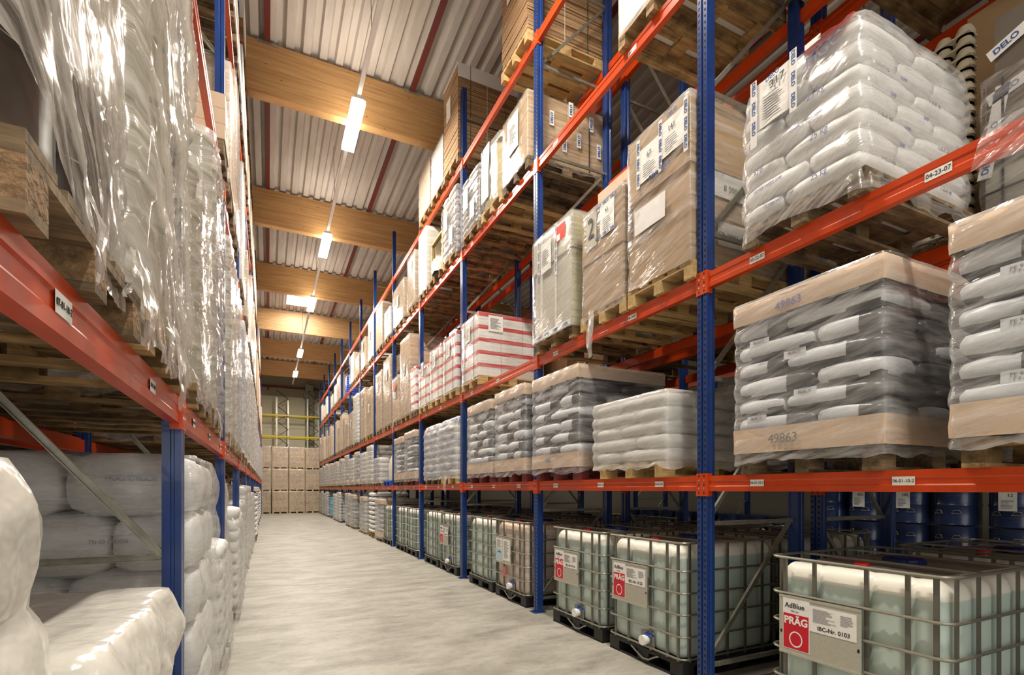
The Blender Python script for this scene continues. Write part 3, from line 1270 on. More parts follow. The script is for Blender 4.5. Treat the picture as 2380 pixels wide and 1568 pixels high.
def sack_load(x, y, z, rz, label, w=1.0, d=1.2, layers=7, lh=.13, style='dark', cap=False, tray=False, film='milky', detail=1, seed=0, group=None, bulge=.014, dome=0):
    name = 'wrapped_sack_load'
    r = load_root(name, x, y, z, rz, label, 'sack load', group)
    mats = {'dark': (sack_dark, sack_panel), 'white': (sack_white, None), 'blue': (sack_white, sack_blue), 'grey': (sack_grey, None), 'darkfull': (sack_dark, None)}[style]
    h = layers * lh
    nv = 3
    for L in range(layers):
        if detail >= 1:
            if L % 2 == 0:
                cells = [(d * (i + .5) / 2, w * (-.5 + (.31, .81)[j]), d / 2, w * (.62, .38)[j]) for i in range(2) for j in range(2)]
            else:
                cells = [(d * (i + .5) / 3, w * (-.5 + (.20, .70)[j]), d / 3, w * (.40, .60)[j]) for i in range(3) for j in range(2)]
            if detail == 1:   # keep only the sacks on the visible sides
                pass
            for ci, (cx_, cy_, lx, ly) in enumerate(cells):
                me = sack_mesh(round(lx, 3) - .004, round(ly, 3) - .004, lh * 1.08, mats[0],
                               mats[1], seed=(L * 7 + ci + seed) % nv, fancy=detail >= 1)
                o = obj('sack', me, r, (cx_, cy_, lh * (L + .5)))
        else:
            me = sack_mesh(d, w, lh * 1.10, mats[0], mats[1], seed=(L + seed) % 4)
            o = obj('sack_layer', me, r, (d / 2, 0, lh * (L + .5)))
    if cap:
        ch = .15
        obj('cardboard_cap', shell('cardboard_cap', card_tan, d, w, h - ch + .03, h + .02, namp=.004, rad=.015, grow=.02, step=.1 if detail else .3, zstep=.05, seed=seed), r)
    if tray:
        obj('cardboard_tray', shell('cardboard_tray', card_tan, d, w, 0.002, .17, namp=.006, rad=.015, grow=.02, step=.1 if detail else .3, zstep=.05, top=False, seed=seed + 1), r)
    if film:
        fm = {'milky': film_milky, 'clear': film_clear, 'thick': film_thick}[film]
        obj('stretch_film', shell('stretch_film', fm, d, w, -.06, h + (.03 if cap else .01), lay=lh, amp=bulge, namp=.008, hem=.05 if detail else .03,
                                  grow=.026, seed=seed, step=.05 if detail >= 1 else .12, zstep=None if detail >= 1 else lh / 3, dome=dome), r)
    return r


def carton_load(x, y, z, rz, label, w=.8, d=1.2, rows=((2, 2, .3),), mat=None, style=0, film='clear', seed=0, group=None, sheets=0, cat='carton stack', name='wrapped_carton_stack', back=True):
    """rows: list of (n across y, n deep, height)"""
    mat = mat or card
    r = load_root(name, x, y, z, rz, label, cat, group)
    zz = 0
    rnd = random.Random(seed)
    for (ny, nx_, h) in rows:
        for i in range(nx_):
            for j in range(ny):
                if 0 < i < nx_ - 1 and 0 < j < ny - 1:
                    continue
                me = carton_mesh(d / nx_ - .006, w / ny - .006, h - .003, mat, style)
                obj('carton', me, r, (d * i / nx_ + .003 + rnd.uniform(0, .006), w * ((j + .5) / ny - .5), zz))
        zz += h
    if film:
        fm = {'milky': film_milky, 'clear': film_clear, 'thick': film_thick}[film]
        obj('stretch_film', shell('stretch_film', fm, d, w, -.05, zz + .004, namp=.004, rad=.02, hem=.04, grow=.009, seed=seed, step=.09, zstep=.09, nsc=4), r)
    for s_ in range(sheets):
        yy = (.0, -.2, .2)[s_ % 3] + rnd.uniform(-.05, .05)
        sh = sheet(r, .21, .29, (-.017, yy, zz * rnd.uniform(.5, .8)))
        obj('small_print', lines_mesh(.16, .2, 8, ink_grey), sh, (-.008, 0, 0))
    return r


def film_tail(parent, loc, L=.25, w=.08, seed=0, name='film_tail', sway=0.0):
    def mk():
        b = MB()
        n = 9
        rnd = random.Random(seed)
        rows = []
        for i in range(n + 1):
            t = i / n
            ww = w * (.25 + .9 * math.sin(PI * min(1, t * .9 + .08)) + .25 * noise.noise(Vector((t * 5, seed, 0))))
            cy = sway * t + .02 * noise.noise(Vector((t * 4, seed, 5)))
            row = []
            for j in range(5):
                u = j / 4 - .5
                row.append((-.012 * t - .014 * noise.noise(Vector((t * 7, u * 6, seed))) - .02 * math.sin(3 * t), cy + u * ww, -L * t + (.02 * noise.noise(Vector((u * 9, seed, 2))) if i == n else 0)))
            rows.append(row)
        for i in range(n):
            for j in range(4):
                b.face([rows[i][j], rows[i][j + 1], rows[i + 1][j + 1], rows[i + 1][j]])
        return b.mesh(name, [film_scrap], True, False)
    return obj(name, mk(), parent, loc)


ORD = {-1: 'nearest', 0: 'second', 1: 'third', 2: 'fourth', 3: 'fifth', 4: 'sixth', 5: 'seventh', 6: 'eighth', 7: 'ninth', 8: 'tenth', 9: 'eleventh', 10: 'twelfth', 11: 'last'}
SHELF = {0: 'floor level', 1: 'lowest shelf', 2: 'second shelf', 3: 'third shelf', 4: 'top shelf'}


def where(side, lev, k, slot):
    return '%s, %s bay, %s, %s rack' % ('middle' if slot == 'middle' else slot + ' end', ORD[k], SHELF[lev], side)


# ------------------------------------------------------------------ IBC tank totes


def rrect(x0, x1, y0, y1, r, z, n=4):
    pts = []
    for (cx_, cy_, a0) in ((x0 + r, y0 + r, PI), (x1 - r, y0 + r, 1.5 * PI), (x1 - r, y1 - r, 0), (x0 + r, y1 - r, .5 * PI)):
        for j in range(n + 1):
            a = a0 + .5 * PI * j / n
            pts.append((cx_ + r * math.cos(a), cy_ + r * math.sin(a), z))
    return pts


IBD, IBW = 1.18, 1.0
VY = [.41, .21, -.10, -.31, -.44]
VX = [.08, .30, .52, .74, .96, 1.12]
RAILS = [1.135, .90, .715, .535, .35, .165]


def ibc_body_mesh(mat):
    def mk():
        x0, x1, w = .022, IBD - .022, .478
        ring = ring_points(x0, x1, -w, w, .08, .03)
        k = len(ring)
        V, F = [], []
        zs = [.155, .17, .20, .30, .45, .60, .75, .88, .98, 1.01, 1.04, 1.065, 1.085, 1.097, 1.102]
        for z in zs:
            t = 0
            if z > 1.0:
                q = (z - 1.0) / .1021
                t = .085 * (1 - math.sqrt(max(0, 1 - q * q)))
            if z < .2:
                t = .03 * ((.2 - z) / .045) ** 2
            for (x, y, nx_, ny_) in ring:
                o_ = -t
                # vertical flutes between the cage uprights, strongest near the shoulder
                if abs(nx_) > .9:
                    dmin = min(abs(y - v) for v in VY)
                else:
                    dmin = min(abs(x - v) for v in VX)
                g = math.exp(-(dmin / .020) ** 2)
                o_ -= .024 * g * (1 if z > .3 else .5)
                if .2 < z < 1.0:
                    o_ += .003 * math.sin((y if abs(nx_) > .9 else x) * 95)
                V.append((x + nx_ * o_, y + ny_ * o_, z))
        for i in range(len(zs) - 1):
            for j in range(k):
                F.append((i * k + j, i * k + (j + 1) % k, (i + 1) * k + (j + 1) % k, (i + 1) * k + j))
        base = (len(zs) - 1) * k
        F.append(tuple(base + j for j in range(k)))
        F.append(tuple(k - 1 - j for j in range(k)))
        me = bpy.data.meshes.new('tank')
        me.from_pydata(V, [], F)
        me.materials.append(mat)
        me.polygons.foreach_set('use_smooth', [True] * len(me.polygons))
        me.set_sharp_from_angle(angle=math.radians(60))
        return me
    return cached(('ibcb', mat.name), mk)


def ibc_cage_mesh(simple=False):
    def mk():
        b = MB()
        seg = 4 if simple else 6
        for z in RAILS:
            b.tube(rrect(-.012, IBD + .012, -IBW / 2 - .012, IBW / 2 + .012, .07, z, 3), .0095, seg, closed=True)
        for y in VY:
            for x in (.006, IBD - .006):
                b.obox((x, y, .12), (x, y, RAILS[0] - .005), .024, .012, 1, up=((1, 0, 0)))
        for x in VX:
            for y in (-IBW / 2 + .006, IBW / 2 - .006):
                b.obox((x, y, .12), (x, y, RAILS[0] - .005), .024, .012, 1, up=((0, 1, 0)))
        return b.mesh('cage', [ibc_metal, ibc_upright_shaded], True)
    return cached(('cage', simple), mk)


def ibc_base_mesh():
    def mk():
        b = MB()
        b.box(0, IBD, -IBW / 2, IBW / 2, .105, .135)
        for x in (0, IBD / 2 - .06, IBD - .12):
            for y in (-IBW / 2, -.075, IBW / 2 - .15):
                b.box(x, x + .12, y, y + .15, .02, .105)
        for y in (-IBW / 2, -.075, IBW / 2 - .15):
            b.box(0, IBD, y, y + .15, 0, .02)
        for x in (0, IBD - .12):
            b.box(x, x + .12, -IBW / 2, IBW / 2, 0, .02)
        return b.mesh('pallet_base', [ibc_black])
    return cached('ibcbase', mk)


def ibc(x, y, z, rz, label, body=None, sign=None, valve=True, detail=True, group='caged tank totes', caps=True):
    r = empty('tank_tote', (x, y, z), rz)
    tag(r, label, 'tank tote', group)
    obj('tank', ibc_body_mesh(body or ibc_body), r)
    obj('cage', ibc_cage_mesh(not detail), r)
    obj('pallet_base', ibc_base_mesh(), r)

    def topm():
        b = MB()
        b.box(.14, 1.04, -.36, .36, 1.098, 1.106)
        return b.mesh('top_panel', [ibc_lid])
    obj('top_panel', cached('ibctop', topm), r)

    def barm():
        b = MB()
        for xx in (.34, .84):
            b.box(xx - .018, xx + .018, -IBW / 2, IBW / 2, 1.128, 1.140)
        return b.mesh('cross_bars', [ibc_metal])
    obj('cross_bars', cached('ibcbars', barm), r)

    def capm():
        b = MB()
        b.lathe([(.105, 0), (.11, .01), (.11, .035), (.10, .045), (.085, .047)], 20)
        for a in range(10):
            t = a * PI / 5
            b.box(.105 * math.cos(t) - .008, .105 * math.cos(t) + .008, .105 * math.sin(t) - .008, .105 * math.sin(t) + .008, .005, .035)
        return b.mesh('blue_filler_cap', [cap_blue], True)
    obj('filler_cap', cached('ibccap', capm), r, (.58, 0, 1.104))

    def redm():
        b = MB()
        b.lathe([(.042, 0), (.042, .03), (.036, .036)], 16)
        return b.mesh('vent_cap', [red_film], True)
    if caps:
        obj('vent_cap', cached('ibcred', redm), r, (.17, .02, 1.104))
    if valve:
        def vm():
            b = MB()
            # x towards the aisle is negative
            b.tube([(.06, 0, 0), (-.05, 0, 0)], .036, 10)
            b.tube([(-.05, 0, 0), (-.085, 0, 0)], .045, 12)
            return b.mesh('valve', [paper], True)
        v = obj('valve', cached('valve', vm), r, (.02, -.06, .225))

        def hm():
            b = MB()
            b.box(-.03, .02, -.075, .03, .035, .055)
            b.box(-.02, .01, -.012, .012, .02, .075)
            return b.mesh('valve_handle', [blue_plastic])
        obj('valve_handle', cached('vh', hm), v)

        def gm():
            b = MB()
            pts = [(-.014, .15, .115), (-.016, .08, .085), (-.018, -.02, .045), (-.018, -.10, .055), (-.016, -.17, .095), (-.014, -.22, .115)]
            b.tube(pts, .008, 6)
            b.box(.004, .01, -.15, .03, .15, .30)
            return b.mesh('valve_guard', [ibc_metal, ibc_black], True)
        obj('valve_guard', cached('vg', gm), r)
    if sign:
        def pm():
            b = MB()
            b.box(-.028, -.024, -.26, .26, -.19, .19)
            b.box(-.030, -.024, -.26, .26, .175, .19)
            b.box(-.030, -.024, -.26, .26, -.19, -.175)
            for s_ in (-1, 1):
                b.box(-.0292, -.028, s_ * .245 - .006, s_ * .245 + .006, -.06, -.04, 1)
            return b.mesh('sign_plate', [plate_m, slot_m])
        s = obj('sign_plate', cached('signplate', pm), r, (0, .17, .70))
        if sign != 'beige':
            def w1():
                b = MB()
                b.box(-.0294, -.0282, .05, .232, -.155, .175)
                b.box(-.0298, -.0286, -.235, .055, -.005, .155)
                return b.mesh('white_sticker', [paper])
            obj('white_sticker', cached('ws', w1), s)

            def w2():
                b = MB()
                b.box(-.0302, -.0296, .055, .228, -.150, .075)
                # ring
                for j in range(28):
                    a0, a1 = 2 * PI * j / 28, 2 * PI * (j + 1) / 28
                    P = []
                    for a, rr in ((a0, .038), (a1, .038), (a1, .046), (a0, .046)):
                        P.append((-.0306, .1415 + rr * math.cos(a), -.085 + rr * 1.12 * math.sin(a)))
                    b.face(P, 1)
                return b.mesh('red_logo_panel', [red, paper])
            obj('logo_panel', cached('logo', w2), s)
            text('PRÄG', .066, paper, s, (-.0308, .1415, .03), squash=.98, bold=.0022)
            text('AdBlue', .046, ink, s, (-.0302, .150, .128), squash=1.0, bold=.0006)
            text('1000 Liter', .014, ink_grey, s, (-.0302, .150, .094))
            text('IBC-Nr. ' + sign, .036, ink, s, (-.0304, -.10, .022), squash=1.0, bold=.0005)
            obj('small_print', lines_mesh(.145, .085, 12, ink_grey, seed=3), s, (-.0302, -.045, .098))
            obj('small_print', lines_mesh(.075, .065, 7, ink_grey, seed=5), s, (-.0302, -.180, .102))
        else:
            def w3():
                b = MB()
                b.box(-.0300, -.0286, .02, .235, -.165, .17)
                b.box(-.0300, -.0286, -.235, .0, -.14, .165)
                b.box(-.0306, -.0300, .03, .225, -.155, .02, 1)
                return b.mesh('white_sticker', [paper, solid('pale_blue_print', (.45, .62, .70), rough=.5)])
            obj('white_sticker', cached('ws3', w3), s)
            obj('small_print', lines_mesh(.17, .12, 8, ink_grey, seed=8), s, (-.0308, .12, .09))
            obj('small_print', lines_mesh(.17, .25, 16, ink_grey, seed=9), s, (-.0308, -.12, .02))
            text('AdBlue', .04, ink, s, (-.0312, .125, -.03))
    return r


FX = RX - .01
ibc(FX, 1.865, 0, 0, 'nearest caged tank tote, teal liquid, white sticker IBC-Nr. 0103', sign='0103', valve=False)
ibc(FX, 3.70, 0, 0, 'caged tank tote with white sticker IBC-Nr. 0123 beside the nearest blue post', sign='0123')
ibc(FX, 4.83, 0, 0, 'caged tank tote with white sticker IBC-Nr. 0114', sign='0114')
b1 = ibc(FX, 6.56, 0, 0, 'beige caged tank tote with pale sticker sheets and blue valve', body=ibc_beige, sign='beige')
text('76', .12, ink_faint, b1, (.30, -.48, .93), face='-y', roll=-.4)
b_ = MB()
b_.box(-.02, -.018, .10, .17, .33, .47)
obj('red_label', b_.mesh('red_label', [red_film]), b1)
ibc(FX, 7.68, 0, 0, 'caged tank tote without sign, left of the beige tote', valve=False)
ibc(FX, 9.33, 0, 0, 'caged tank tote with red logo sign behind the third blue post', sign='0098')
ibc(FX, 10.45, 0, 0, 'caged tank tote without sign, in fourth bay, far end', valve=False)
ibc(FX, 12.1, 0, 0, 'caged tank tote without sign, fifth bay, near end', valve=False, detail=False)
ibc(FX, 13.25, 0, 0, 'caged tank tote without sign, fifth bay, far end', valve=False, detail=False)
ibc(FX, 14.85, 0, 0, 'farthest caged tank tote on the aisle, next to sack load', valve=False, detail=False)
n = 0
for k, ys in ((-1, (.75, 1.85)), (0, (3.7, 4.85)), (1, (6.5, 7.65)), (2, (9.3, 10.45)), (3, (12.1, 13.25))):
    for j, yy in enumerate(ys):
        ibc(RB + .03, yy, 0, 0, 'caged tank tote in the back rack, %s bay, %s end, only top showing' % (ORD[k], ('near', 'far')[j]), valve=False, detail=k < 1,
            caps=(k + j) % 2 == 0, group='tank totes in the back rack')

# ------------------------------------------------------------------ hero sack loads on the lowest right shelf


def rlabel(desc, lev, k, slot, side='right'):
    return desc + ', ' + where(side, lev, k, slot)


def right_tan(yc, w, k, slot, desc, h=1.03, z=RL[0], wm=None, detail=1, seed=0, texts=False, label=None, style='dark'):
    layers = 8
    lh = h / layers
    pallet(RX - .03, yc, z, 0, label and ('pallet under the ' + (label[:-len(' sack load')] if 0 else label.replace('charcoal sack load with tan cap', 'tan-capped load'))) or rlabel('pallet under tan-capped sacks', 1, k, slot), w=min(w, 1.0) - .04,
           wood_m=wm or wood_old, detail=detail > 0, name='wooden_pallet')
    r = sack_load(RX - .05, yc, z + .144, 0, label or rlabel(desc, 1, k, slot), w=w, layers=layers, lh=lh, style=style, cap=True, tray=True, film='milky', detail=detail,
                  seed=seed, group='tan-capped charcoal sack loads')
    return r


r1 = right_tan(2.14, .97, -1, 'middle', '', wm=wood_old, seed=1, label='charcoal sack load with tan cap reading 49863, beside nearest blue post')
text('49863', .075, ink_faint, r1, (-.034, .06, .955), roll=.02)
text('49863', .085, ink_grey, r1, (-.034, .10, .085))
for zz, yy in ((.62, .02), (.36, -.05), (.11 + .12, .3), (.75, .28)):
    s_ = sheet(r1, .15, .055, (-.022, yy, zz), name='sack_label', mat=sack_panel)
    text('PE 94110', .022, ink_grey, s_, (-.008, 0, .006))
    obj('small_print', lines_mesh(.10, .012, 2, ink_grey, seed=2), s_, (-.008, 0, .024))
r2 = right_tan(.84, .98, -1, 'near', '', wm=wood, seed=2, label='charcoal sack load with tan cap, cut off by right frame edge')
for zz, yy in ((.74, .22), (.50, .22), (.26, .22)):
    s_ = sheet(r2, .17, .06, (-.022, yy, zz), name='sack_label', mat=sack_panel)
    text('PE 94110', .026, ink_grey, s_, (-.008, 0, .006))
right_tan(5.24, 1.04, 0, 'far', '', h=1.10, wm=wood_red, seed=3, label='charcoal sack load with tan cap, beside low white sack load')
text('1986', .07, ink_faint, bpy.data.objects['wrapped_sack_load.002'], (-.034, .1, .09))
# low white load, second bay near end
pallet(RX - .03, 3.88, RL[0], 0, 'light stamped pallet under the low white sack load', w=.92, wood_m=wood_fresh)
sack_load(RX - .05, 3.88, RL[0] + .144, 0, 'low cream-white wrapped sack load on light stamped pallet', w=1.05, layers=5, lh=.12, style='white', film='thick', seed=5, bulge=.02,
          group='white wrapped sack loads')
# third bay: two tan loads
right_tan(6.48, .93, 1, 'near', 'charcoal sacks with tan cap', h=1.13, wm=wood_red, seed=4)
right_tan(7.62, .98, 1, 'far', 'charcoal sacks with tan cap', h=1.10, wm=wood_red, seed=5)
for yc, slot, sd in ((9.22, 'near', 6), (10.32, 'far', 7)):
    pallet(RX - .03, yc, RL[0], 0, rlabel('pallet under blue-printed white sacks', 1, 2, slot), w=.95, wood_m=wood_fresh if sd == 6 else wood_old, detail=False)
    q = sack_load(RX - .05, yc, RL[0] + .144, 0, rlabel('white sacks with blue print', 1, 2, slot), w=.96, layers=8, lh=.135, style='blue', film='thick', seed=sd, group='white and blue sack loads', dome=.12)
    if sd == 6:
        film_tail(q, (-.04, .0, .02), .32, .16, seed=4)
right_tan(12.05, .98, 3, 'near', 'charcoal sacks with tan cap', h=1.10, wm=wood_red, seed=8, detail=0)
right_tan(13.2, 1.0, 3, 'far', 'charcoal sacks with tan cap', h=1.06, seed=9, detail=0)
# octabin with sloping white cover on a blue plastic pallet
pallet(RX - .03, 14.85, RL[0], 0, 'bright blue plastic pallet under the sloping white bin', w=.95, wood_m=blue_plastic, detail=False, name='plastic_pallet', group=None)
b_ = MB()
b_.lathe([(.52, 0), (.53, .3), (.50, .6), (.36, .9), (.16, 1.0)], 10, (.6, 0, 0))
o = obj('covered_bin', b_.mesh('covered_bin', [poly_cream], True), None, (RX - .04, 14.85, RL[0] + .144))
tag(o, 'smooth white covered bin with sloping top on blue pallet', 'bin')
# ---- farther loads of the lowest right shelf
rnd = random.Random(5)
FAR_STYLES = ['white', 'blue', 'grey', 'dark']
DESC = {'white': 'plain white sack load', 'blue': 'white sack load with blue print', 'grey': 'grey sack load', 'dark': 'charcoal sack load'}


def far_sacks(side, lev, k, slot, yc, w, z, style, h, cap=False, film='thick', x=None, seed=0, wm=None, pl=True, group=None, tray=False):
    s = 1 if side != 'left' else -1
    rz = 0 if s > 0 else PI
    xf = (RX if side == 'right' else LX if side == 'left' else RB) if x is None else x
    desc = DESC[style] + (' with tan cap' if cap else '')
    if pl:
        pallet(xf - .03 * s, yc, z, rz, 'pallet under ' + desc + ', ' + where(side, lev, k, slot), w=min(.98, w), detail=False, wood_m=wm or wood)
    return sack_load(xf - .05 * s, yc, z + .144, rz, desc + ', ' + where(side, lev, k, slot), w=w, layers=max(3, int(h / .14)), lh=h / max(3, int(h / .14)), style=style,
                     film=film, cap=cap, tray=tray, detail=0, seed=seed, group=group or DESC[style] + 's', bulge=.018)


spec = {4: [('far', 16.15, 1.0, 'blue', .72)],
        5: [('near', 17.5, .95, 'white', 1.2), ('far', 18.75, 1.2, 'white', 1.05)],
        6: [('near', 20.3, .9, 'dark', 1.15), ('far', 21.6, 1.2, 'white', 1.0)],
        7: [('near', 23.1, .9, 'dark', 1.2), ('middle', 24.1, .8, 'blue', 1.1), ('far', 25.1, .8, 'dark', 1.15)],
        8: [('near', 25.9, .9, 'white', .95), ('middle', 26.9, .8, 'dark', 1.1), ('far', 27.8, .8, 'grey', 1.1)],
        9: [('near', 28.8, .85, 'dark', 1.1), ('middle', 29.7, .8, 'grey', 1.15), ('far', 30.6, .8, 'blue', 1.1)],
        10: [('near', 31.5, .85, 'dark', 1.2), ('middle', 32.4, .8, 'blue', 1.1), ('far', 33.3, .8, 'dark', 1.15)],
        11: [('near', 34.3, .9, 'grey', 1.1), ('far', 35.5, .9, 'dark', 1.1)]}
for k, L in spec.items():
    for i, (slot, yc, w, st, h) in enumerate(L):
        far_sacks('right', 1, k, slot, yc, w, RL[0], st, h, cap=st == 'dark', tray=st == 'dark', seed=k + i)

# ------------------------------------------------------------------ second right shelf, nearest bay: the white flour-type sacks "317"
pallet(RX - .04, 2.16, RL[1], 0, 'weathered pallet under the white sack load numbered 317', w=.82, wood_m=wood_old)
h = sack_load(RX - .06, 2.165, RL[1] + .144, 0, 'large white sack load with number 317 sheet and red tape', w=.80, d=1.2, layers=7, lh=.128, style='white', film=None,
              seed=0, group='white wrapped sack loads')
for ch in list(h.children):
    pass
film_hero = film_mat('hero_stretch_film', .12, .46, (5, 5, .4), rot=(-.55, 0, 0), rough=.12, bump=.5, nscale=14.0, tint=(.9, .9, .9))
obj('stretch_film', shell('stretch_film', film_hero, 1.2, .80, -.12, .915, lay=.256, amp=.032, namp=.006, hem=.05, grow=.02, seed=3, dome=.06, rad=.08), h)
for (s_, sz, y, z, mt, rl) in (('25 kg', .062, -.15, .58, ink_faint, .0), ('25 kg', .062, -.17, .32, ink_faint, 0), ('25 kg', .055, -.17, .07, ink_faint, 0),
                               ('ULMER WEISS XMF', .032, -.08, .44, ink_faint, 0), ('ULMER WEISS XMF', .03, .18, .19, ink_faint, 0), ('XMF', .05, .25, .32, ink_faint, 0),
                               ('11-03-07', .036, .14, .43, ink_grey, 0), ('ULMER WEISS XMF', .03, .1, .05, ink_faint, 0)):
    text(s_, sz, mt, h, (-.028, y, z), roll=rl, squash=.85)
for (s_, sz, x, z, mt) in (('11-03-07 HD', .032, .16, .60, ink_grey), ('XMF', .036, .27, .47, ink_faint), ('11-03-07 HD', .032, .19, .32, ink_grey), ('XMF', .036, .36, .20, ink_faint),
                           ('11-02-07 HD', .032, .22, .07, ink_grey), ('11-03-07 HD', .03, .72, .56, ink_grey), ('XMF', .036, .62, .44, ink_faint), ('11-03-07 HD', .03, .82, .30, ink_grey),
                           ('XMF', .036, 1.0, .36, ink_faint), ('XMF', .04, 1.08, .13, ink_faint), ('11-03-07 HD', .03, .85, .05, ink_grey), ('ULMER', .026, .38, .60, ink_faint),
                           ('ULMER', .026, .42, .32, ink_faint)):
    text(s_, sz, mt, h, (x, -.428, z), face='-y', squash=.85)
ls = sheet(h, .25, .31, (-.047, .12, .74))
text('317', .075, ink, ls, (-.010, -.03, .085), roll=.05)
obj('small_print', lines_mesh(.15, .16, 9, ink_grey, seed=11), ls, (-.009, 0, -.04))
for sgn_, nn in ((1, 3), (-1, 3)):
    b_ = MB()
    b_.box(-.002, 0, -.024, .024, -.20 - (.06 if sgn_ > 0 else 0), .19)
    tp = obj('delo_tape', b_.mesh('packing_tape', [card_white]), h, (-.057, .12 + sgn_ * .145, .74))
    tp.name = 'packing_tape'
    for q_ in range(nn):
        text('DELO', .036, ink_blue, tp, (-.003, 0, .14 - .135 * q_), roll=-PI / 2, bold=.0008)
text('DELO', .04, ink_blue, h, (-.06, .12, .875), roll=.1, bold=.0008)
text('MGC', .10, ink_faint, h, (-.034, -.20, .80), roll=.1)
b_ = MB()
n = 8
for i in range(n):
    for j in range(3):
        P = []
        for a, c_ in ((i, j), (i + 1, j), (i + 1, j + 1), (i, j + 1)):
            u, v = a / n, c_ / 3
            yy = -.05 - u * .30
            P.append((-.048 + v * .10 + (.012 * math.sin(u * 9) * (1 - v)), yy, .875 + .052 * min(1, v * 1.6) + .004 * math.sin(u * 14)))
        b_.face(P)
obj('red_tape', b_.mesh('red_tape', [red_film], True), h)
b_ = MB()
b_.box(-.055, -.053, -.20, -.10, .862, .895)
obj('red_tape', b_.mesh('red_tape', [paper]), h)

# pallet loads of the second bay, second right shelf -------------------------------------------------
pz = RL[1]
pallet(RX - .04, 5.28, pz, 0, 'wooden pallet under the tall grey carton with red tape', w=.9, wood_m=wood)
g = load_root('grey_carton', RX - .05, 5.28, pz + .144, 0, 'tall grey-green carton with DELO tape and red label', 'carton', 'big cartons on the second shelf')
obj('body', box_mesh('body', 1.15, .86, .86, [card_grey]), g)
obj('lid', box_mesh('lid', 1.18, .90, .40, [card_grey]), g, (-.015, 0, .86))
for x_, y_, w_, h_, z_ in ((.02, -.452, 1.1, .34, .89), (.02, -.432, 1.1, .82, .02)):
    b_ = MB()
    b_.box(x_, x_ + w_, y_ - .003, y_, z_, z_ + h_)
    obj('side_panel', b_.mesh('side_panel', [card_pale]), g)
for yy in (.25, -.10, .22, -.12):
    b_ = MB()
    b_.box(-.022, -.018, yy - .006, yy + .006, 0, 1.262)
    obj('strap', b_.mesh('strap', [strap_white]), g)
sh = sheet(g, .26, .36, (-.024, .12, .97))
obj('small_print', lines_mesh(.18, .2, 7, ink_grey, seed=14), sh, (-.008, 0, 0))
for yy, z0_, nn in ((.30, .80, 4), (-.12, .66, 4)):
    b_ = MB()
    b_.box(-.026, -.024, yy - .028, yy + .028, z0_, 1.26)
    tp = obj('packing_tape', b_.mesh('packing_tape', [card_white]), g)
    for q_ in range(nn):
        text('DELO', .045, ink_blue, tp, (-.0275, yy, 1.18 - .14 * q_), roll=-PI / 2, bold=.0008)
b_ = MB()
b_.box(-.022, -.019, -.43, .43, 0, .06)
tp = obj('packing_tape', b_.mesh('packing_tape', [card_white]), g)
for yy in (.3, .1, -.1, -.32):
    text('DELO', .045, ink_blue, tp, (-.024, yy, .03), roll=PI, bold=.0008)
b_ = MB()
b_.box(-.030, -.027, -.33, -.14, 1.02, 1.20)
b_.box(-.032, -.030, -.22, -.15, 1.03, 1.10, 1)
obj('red_label', b_.mesh('red_label', [red_film, paper]), g)
obj('stretch_film', shell('stretch_film', film_clear, 1.18, .90, -.03, 1.27, namp=.004, rad=.02, hem=.03, grow=.028, seed=21, step=.09, zstep=.09), g)

pallet(RX - .04, 4.30, pz, 0, 'wooden pallet under the brown carton marked 2', w=.78, wood_m=wood_fresh)
g = load_root('brown_carton_stack', RX - .05, 4.27, pz + .144, 0, 'two stacked brown cartons with big 2, note board behind', 'carton stack', 'big cartons on the second shelf')
obj('carton', box_mesh('carton', 1.1, .66, .52, [card]), g)
obj('carton', box_mesh('carton', 1.12, .69, .54, [card]), g, (-.01, 0, .53))
b_ = MB()
b_.box(.24, .27, -.33, .42, .95, 1.42)
bd = obj('note_board', b_.mesh('note_board', [card_tan]), g)
text('Hydro-frucht', .06, ink_grey, bd, (.238, .08, 1.30), roll=.08)
text('Dez. 2015', .06, ink_grey, bd, (.238, -.10, 1.17), roll=.08)
sh = sheet(g, .19, .36, (-.018, .17, .84), mat=card_grey)
text('2', .30, ink, sh, (-.009, 0, .02), squash=.8)
sh = sheet(g, .24, .34, (-.018, -.10, .87))
text('63', .05, ink, sh, (-.009, 0, .07))
obj('small_print', lines_mesh(.13, .12, 6, ink_grey, seed=17), sh, (-.008, 0, -.06))
for z_ in (1.03, .72):
    text('DELO  DELO  DELO', .04, ink_blue, g, (-.022, -.08, z_), bold=.0006)
obj('stretch_film', shell('stretch_film', film_milky, 1.12, .68, -.06, 1.075, namp=.006, rad=.02, hem=.05, grow=.016, seed=22, step=.06), g)
film_tail(g, (-.05, .12, -.01), .48, .11, seed=7)

